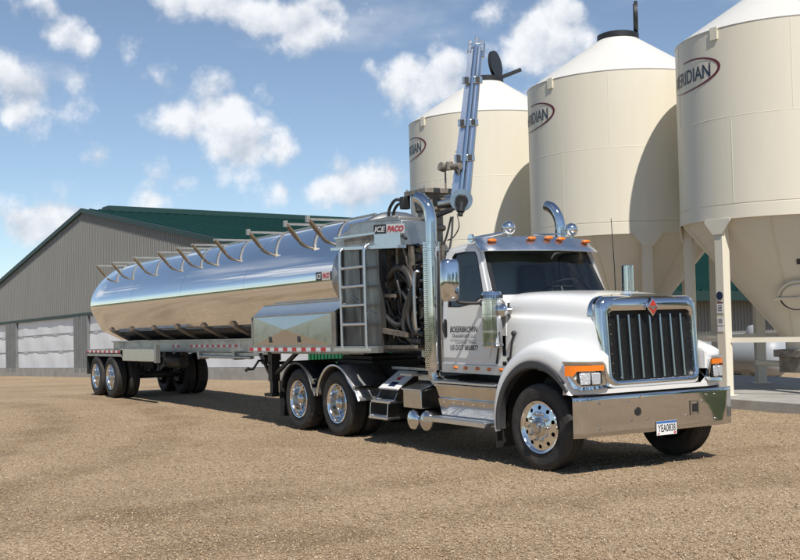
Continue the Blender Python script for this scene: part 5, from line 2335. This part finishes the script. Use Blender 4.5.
for i, (pth, r_, mt) in enumerate((
        ([(-3.67, -1.0, 2.29), (-3.44, -1.02, 2.40), (-3.24, -1.03, 2.40), (-3.06, -1.03, 2.28), (-2.98, -1.03, 2.06), (-3.14, -1.03, 1.82), (-3.22, -1.03, 1.56), (-3.08, -1.02, 1.36), (-2.78, -1.0, 1.32)], .052, 'hosegrey'),
        ([(-3.90, -.98, 2.10), (-3.90, -1.0, 1.88), (-3.70, -1.02, 1.68), (-3.44, -1.02, 1.57), (-3.2, -.95, 1.6)], .04, 'hose'),
        ([(-3.75, -.95, 2.18), (-3.66, -.98, 2.33), (-3.40, -.98, 2.34), (-3.12, -.98, 2.14), (-3.02, -.95, 1.77)], .03, 'hose'),
        ([(-3.82, -.98, 2.05), (-3.80, -1.0, 1.80), (-3.62, -1.0, 1.60), (-3.40, -1.0, 1.50)], .03, 'hose'),
        ([(-2.86, -.98, 2.35), (-2.95, -1.05, 1.95), (-3.05, -1.06, 1.70), (-2.95, -1.05, 1.48), (-2.75, -1.0, 1.42)], .042, 'hosegrey'),
        ([(-3.60, -.9, 2.60), (-3.50, -1.0, 2.45), (-3.35, -1.05, 2.20), (-3.30, -1.02, 1.95), (-3.45, -.95, 1.85)], .022, 'hose'),
        ([(-3.5, -.9, 1.9), (-3.3, -1.0, 2.05), (-3.12, -1.04, 1.92), (-3.05, -1.0, 1.68)], .03, 'hose'),
        ([(-3.55, -1.0, 1.35), (-3.42, -1.05, 1.42), (-3.3, -1.05, 1.34), (-3.2, -1.0, 1.30)], .018, 'hose'))):
    mb = MB()
    mb.tube(cr(pth, 6), r_, 10)
    part('hose', mb, mt, bl)
mb = MB()
mb.tube(cr([(-2.78, -1.05, 1.5), (-2.78, -1.12, 1.55), (-2.78, -1.12, 2.25), (-2.74, -1.05, 2.32)], 4), .02, 8)
part('grab_rail', mb, 'alu_bright', bl)

mb = MB()
mb.box(-3.74, -3.70, -1.0, 1.0, 1.25, 2.70)
mb.box(-3.7, -2.9, -.55, -.50, 1.27, 2.72)
part('backing_plate', mb, 'machinedark', bl)
rh = random.Random(5)
for k in range(24):
    x0 = rh.uniform(-3.68, -2.95)
    z0 = rh.uniform(1.5, 2.6)
    pth = [(x0, -.62, z0)]
    for j in range(4):
        pth.append((min(-2.82, max(-3.72, pth[-1][0] + rh.uniform(-.28, .30))), rh.uniform(-1.02, -.80), max(1.3, pth[-1][2] + rh.uniform(-.35, .18))))
    mb = MB()
    mb.tube(cr(pth, 6), rh.choice((.014, .018, .026, .034)), 8)
    part('hose', mb, rh.choice(('hose', 'hose', 'hosegrey')), bl)
for k in range(16):
    x0, z0 = rh.uniform(-3.6, -2.95), rh.uniform(1.4, 2.6)
    mb = MB()
    mb.cyl((x0, -.60, z0), (x0, -.86 - rh.random() * .1, z0), rh.uniform(.03, .07), 12)
    mb.cyl((x0, -.80, z0), (x0, -.84, z0), rh.uniform(.075, .09), 6)
    part('fitting', mb, rh.choice(('machinedark', 'hub', 'machine')), bl)
# turret and upright discharge boom
tu = empty('turret', (-3.95, 0, 2.9), tr)
mb = MB()
mb.lathe([(.19, 1.3), (.19, 3.02), (.24, 3.05), (.24, 3.10), (.20, 3.13), (.20, 3.32), (.235, 3.35), (.235, 3.40), (.27, 3.60)], (-4.0, 0, 0), 'z', 28)
part('turret_cone', mb, 'machine', tu, angle=30)
mb = MB()
mb.box(-4.32, -3.70, -.28, .28, 3.60, 3.68)
part('flange_plate', mb, 'machine', tu, bev=.008)
mb = MB()
for x in np.linspace(-4.26, -3.76, 5):
    mb.cyl((x, -.26, 3.57), (x, -.26, 3.71), .016, 8)
islands('flange_bolt', mb, 'hub', tu)
mb = MB()
mb.box(-4.34, -4.22, -.36, -.22, 3.40, 3.60)
part('junction_block', mb, 'black', tu, bev=.015)
boom = empty('boom', (-3.2, 0, 3.35), tr)
LAT = Vector((.53, .85, 0)).normalized()
FR = Vector((.85, -.53, 0)).normalized()
B0, B1 = Vector((-3.16, 0, 3.42)), Vector((-3.30, .50, 5.93))
DB = (B1 - B0).normalized()
mb = MB()
mb.cyl(B0 + FR * -.02 - DB * .02, B0 + FR * .20 - DB * .02, .145, 28)
mb.cyl(B0 + FR * .20 - DB * .02, B0 + FR * .23 - DB * .02, .17, 28)
mb.cyl((-3.6, 0, 3.42), B0 - FR * .02, .13, 20)
part('base_drum', mb, 'hub', boom)
mb = MB()
mb.cyl(B0 + FR * .23 - DB * .02, B0 + FR * .42 - DB * .06, .095, 16)
mb.cyl(B0 + FR * .36 - DB * .06, B0 + FR * .36 - DB * .22, .06, 12)
mb.cyl(B0 + FR * .36 - DB * .22, B0 + FR * .36 - DB * .28, .04, 12)
part('hydraulic_motor', mb, 'black', boom, bev=.008)
mb = MB()
mb.cyl(B0 + LAT * .07, B1 + LAT * .05 - DB * .1, .078, 20, .058)
part('discharge_tube', mb, 'boom', boom)
mb = MB()
a, b = B0 - LAT * .09 + DB * .08, B1 - LAT * .05 - DB * .1
mb.bar(a, b, .12, .05, FR)
mb.bar(a - LAT * .055 + FR * .04, b - LAT * .05 + FR * .04, .02, .09, FR)
part('boom_channel', mb, 'boom', boom)
mb = MB()
mb.cyl(B0 + FR * .11 + LAT * -.02, B1 + FR * .08 - LAT * .01 - DB * .08, .028, 10)
part('boom_rod', mb, 'steelrim', boom)
for t in (.26, .48, .75):
    c_ = B0.lerp(B1, t)
    mb = MB()
    mb.bar(c_ - LAT * .165 + FR * .06, c_ + LAT * .145 + FR * .06, .10, .06, FR)
    part('boom_clamp', mb, 'hub', boom, bev=.006)
    mb = MB()
    for q in (-.10, .07):
        mb.bar(c_ + LAT * (q - .03) + FR * .10, c_ + LAT * (q + .03) + FR * .10, .09, .02, FR)
    islands('clamp_window', mb, 'blackmetal', boom)
mb = MB()
for q in (-.10, 0.0, .085):
    mb.bar(B1 + LAT * q - DB * .16, B1 + LAT * q + DB * (.02 + .05 * (q == 0.0)), .06, .10, FR)
mb.bar(B1 - LAT * .11 - DB * .06, B1 + LAT * .10 - DB * .06, .07, .10, FR)
mb.cyl(B1 + LAT * .12 - DB * .25, B1 + LAT * .11 - DB * .02, .03, 10)
part('boom_head', mb, 'stainless', boom, bev=.006)
mb = MB()
for t in np.linspace(.05, .30, 6):
    c_ = B0.lerp(B1, t) - LAT * .15 + FR * .05
    mb.cyl(c_, c_ + FR * .02, .012, 8)
islands('boom_bolt', mb, 'hub', boom)
mb = MB()
mb.cyl((-3.40, -.1, 3.95), (-3.05, -.06, 3.93), .05, 12)
mb.cyl((-3.42, -.1, 3.95), (-3.42, -.18, 3.97), .07, 12)
mb.cyl((-3.28, -.1, 3.90), (-3.28, -.1, 4.02), .055, 12)
mb.cyl((-3.40, -.1, 3.95), (-3.40, -.1, 3.62), .014, 8)
part('rotation_actuator', mb, 'machine', boom)
for pth, r_, mt in (
        ([(-4.25, -.30, 3.50), (-4.52, -.30, 3.58), (-4.74, -.28, 3.49), (-4.82, -.27, 3.34), (-4.68, -.27, 3.16), (-4.30, -.35, 3.0), (-3.95, -.6, 2.95)], .026, 'hose'),
        ([(-4.22, -.30, 3.46), (-4.46, -.30, 3.50), (-4.65, -.28, 3.38), (-4.60, -.28, 3.22), (-4.26, -.30, 3.10), (-3.74, -.32, 3.10), (-3.40, -.32, 3.20), (-3.02, -.30, 3.26)], .024, 'hose'),
        ([(-2.96, -.30, 3.24), (-3.25, -.38, 3.18), (-3.60, -.42, 3.14), (-4.0, -.5, 3.10), (-4.3, -.6, 3.16)], .024, 'hose'),
        ([(-3.02, -.28, 3.15), (-3.08, -.34, 2.85), (-3.14, -.45, 2.55)], .016, 'hose'),
        ([(-2.98, -.28, 3.15), (-2.94, -.34, 2.85), (-2.90, -.45, 2.50)], .016, 'hose'),
        ([(-2.86, -.28, 3.18), (-2.80, -.30, 2.98), (-2.92, -.32, 2.84), (-3.02, -.36, 2.80)], .009, 'hose'),
        ([(-4.0, -.75, 3.14), (-3.7, -.95, 3.10), (-3.4, -1.1, 2.98), (-3.0, -1.14, 2.90)], .022, 'maroon'),
        ([(-3.9, -.8, 3.12), (-3.5, -1.0, 3.04), (-3.2, -1.12, 2.92), (-2.9, -1.16, 2.80)], .022, 'hose')):
    mb = MB()
    mb.tube(cr(pth, 7), r_, 8)
    part('hose', mb, mt, tu)
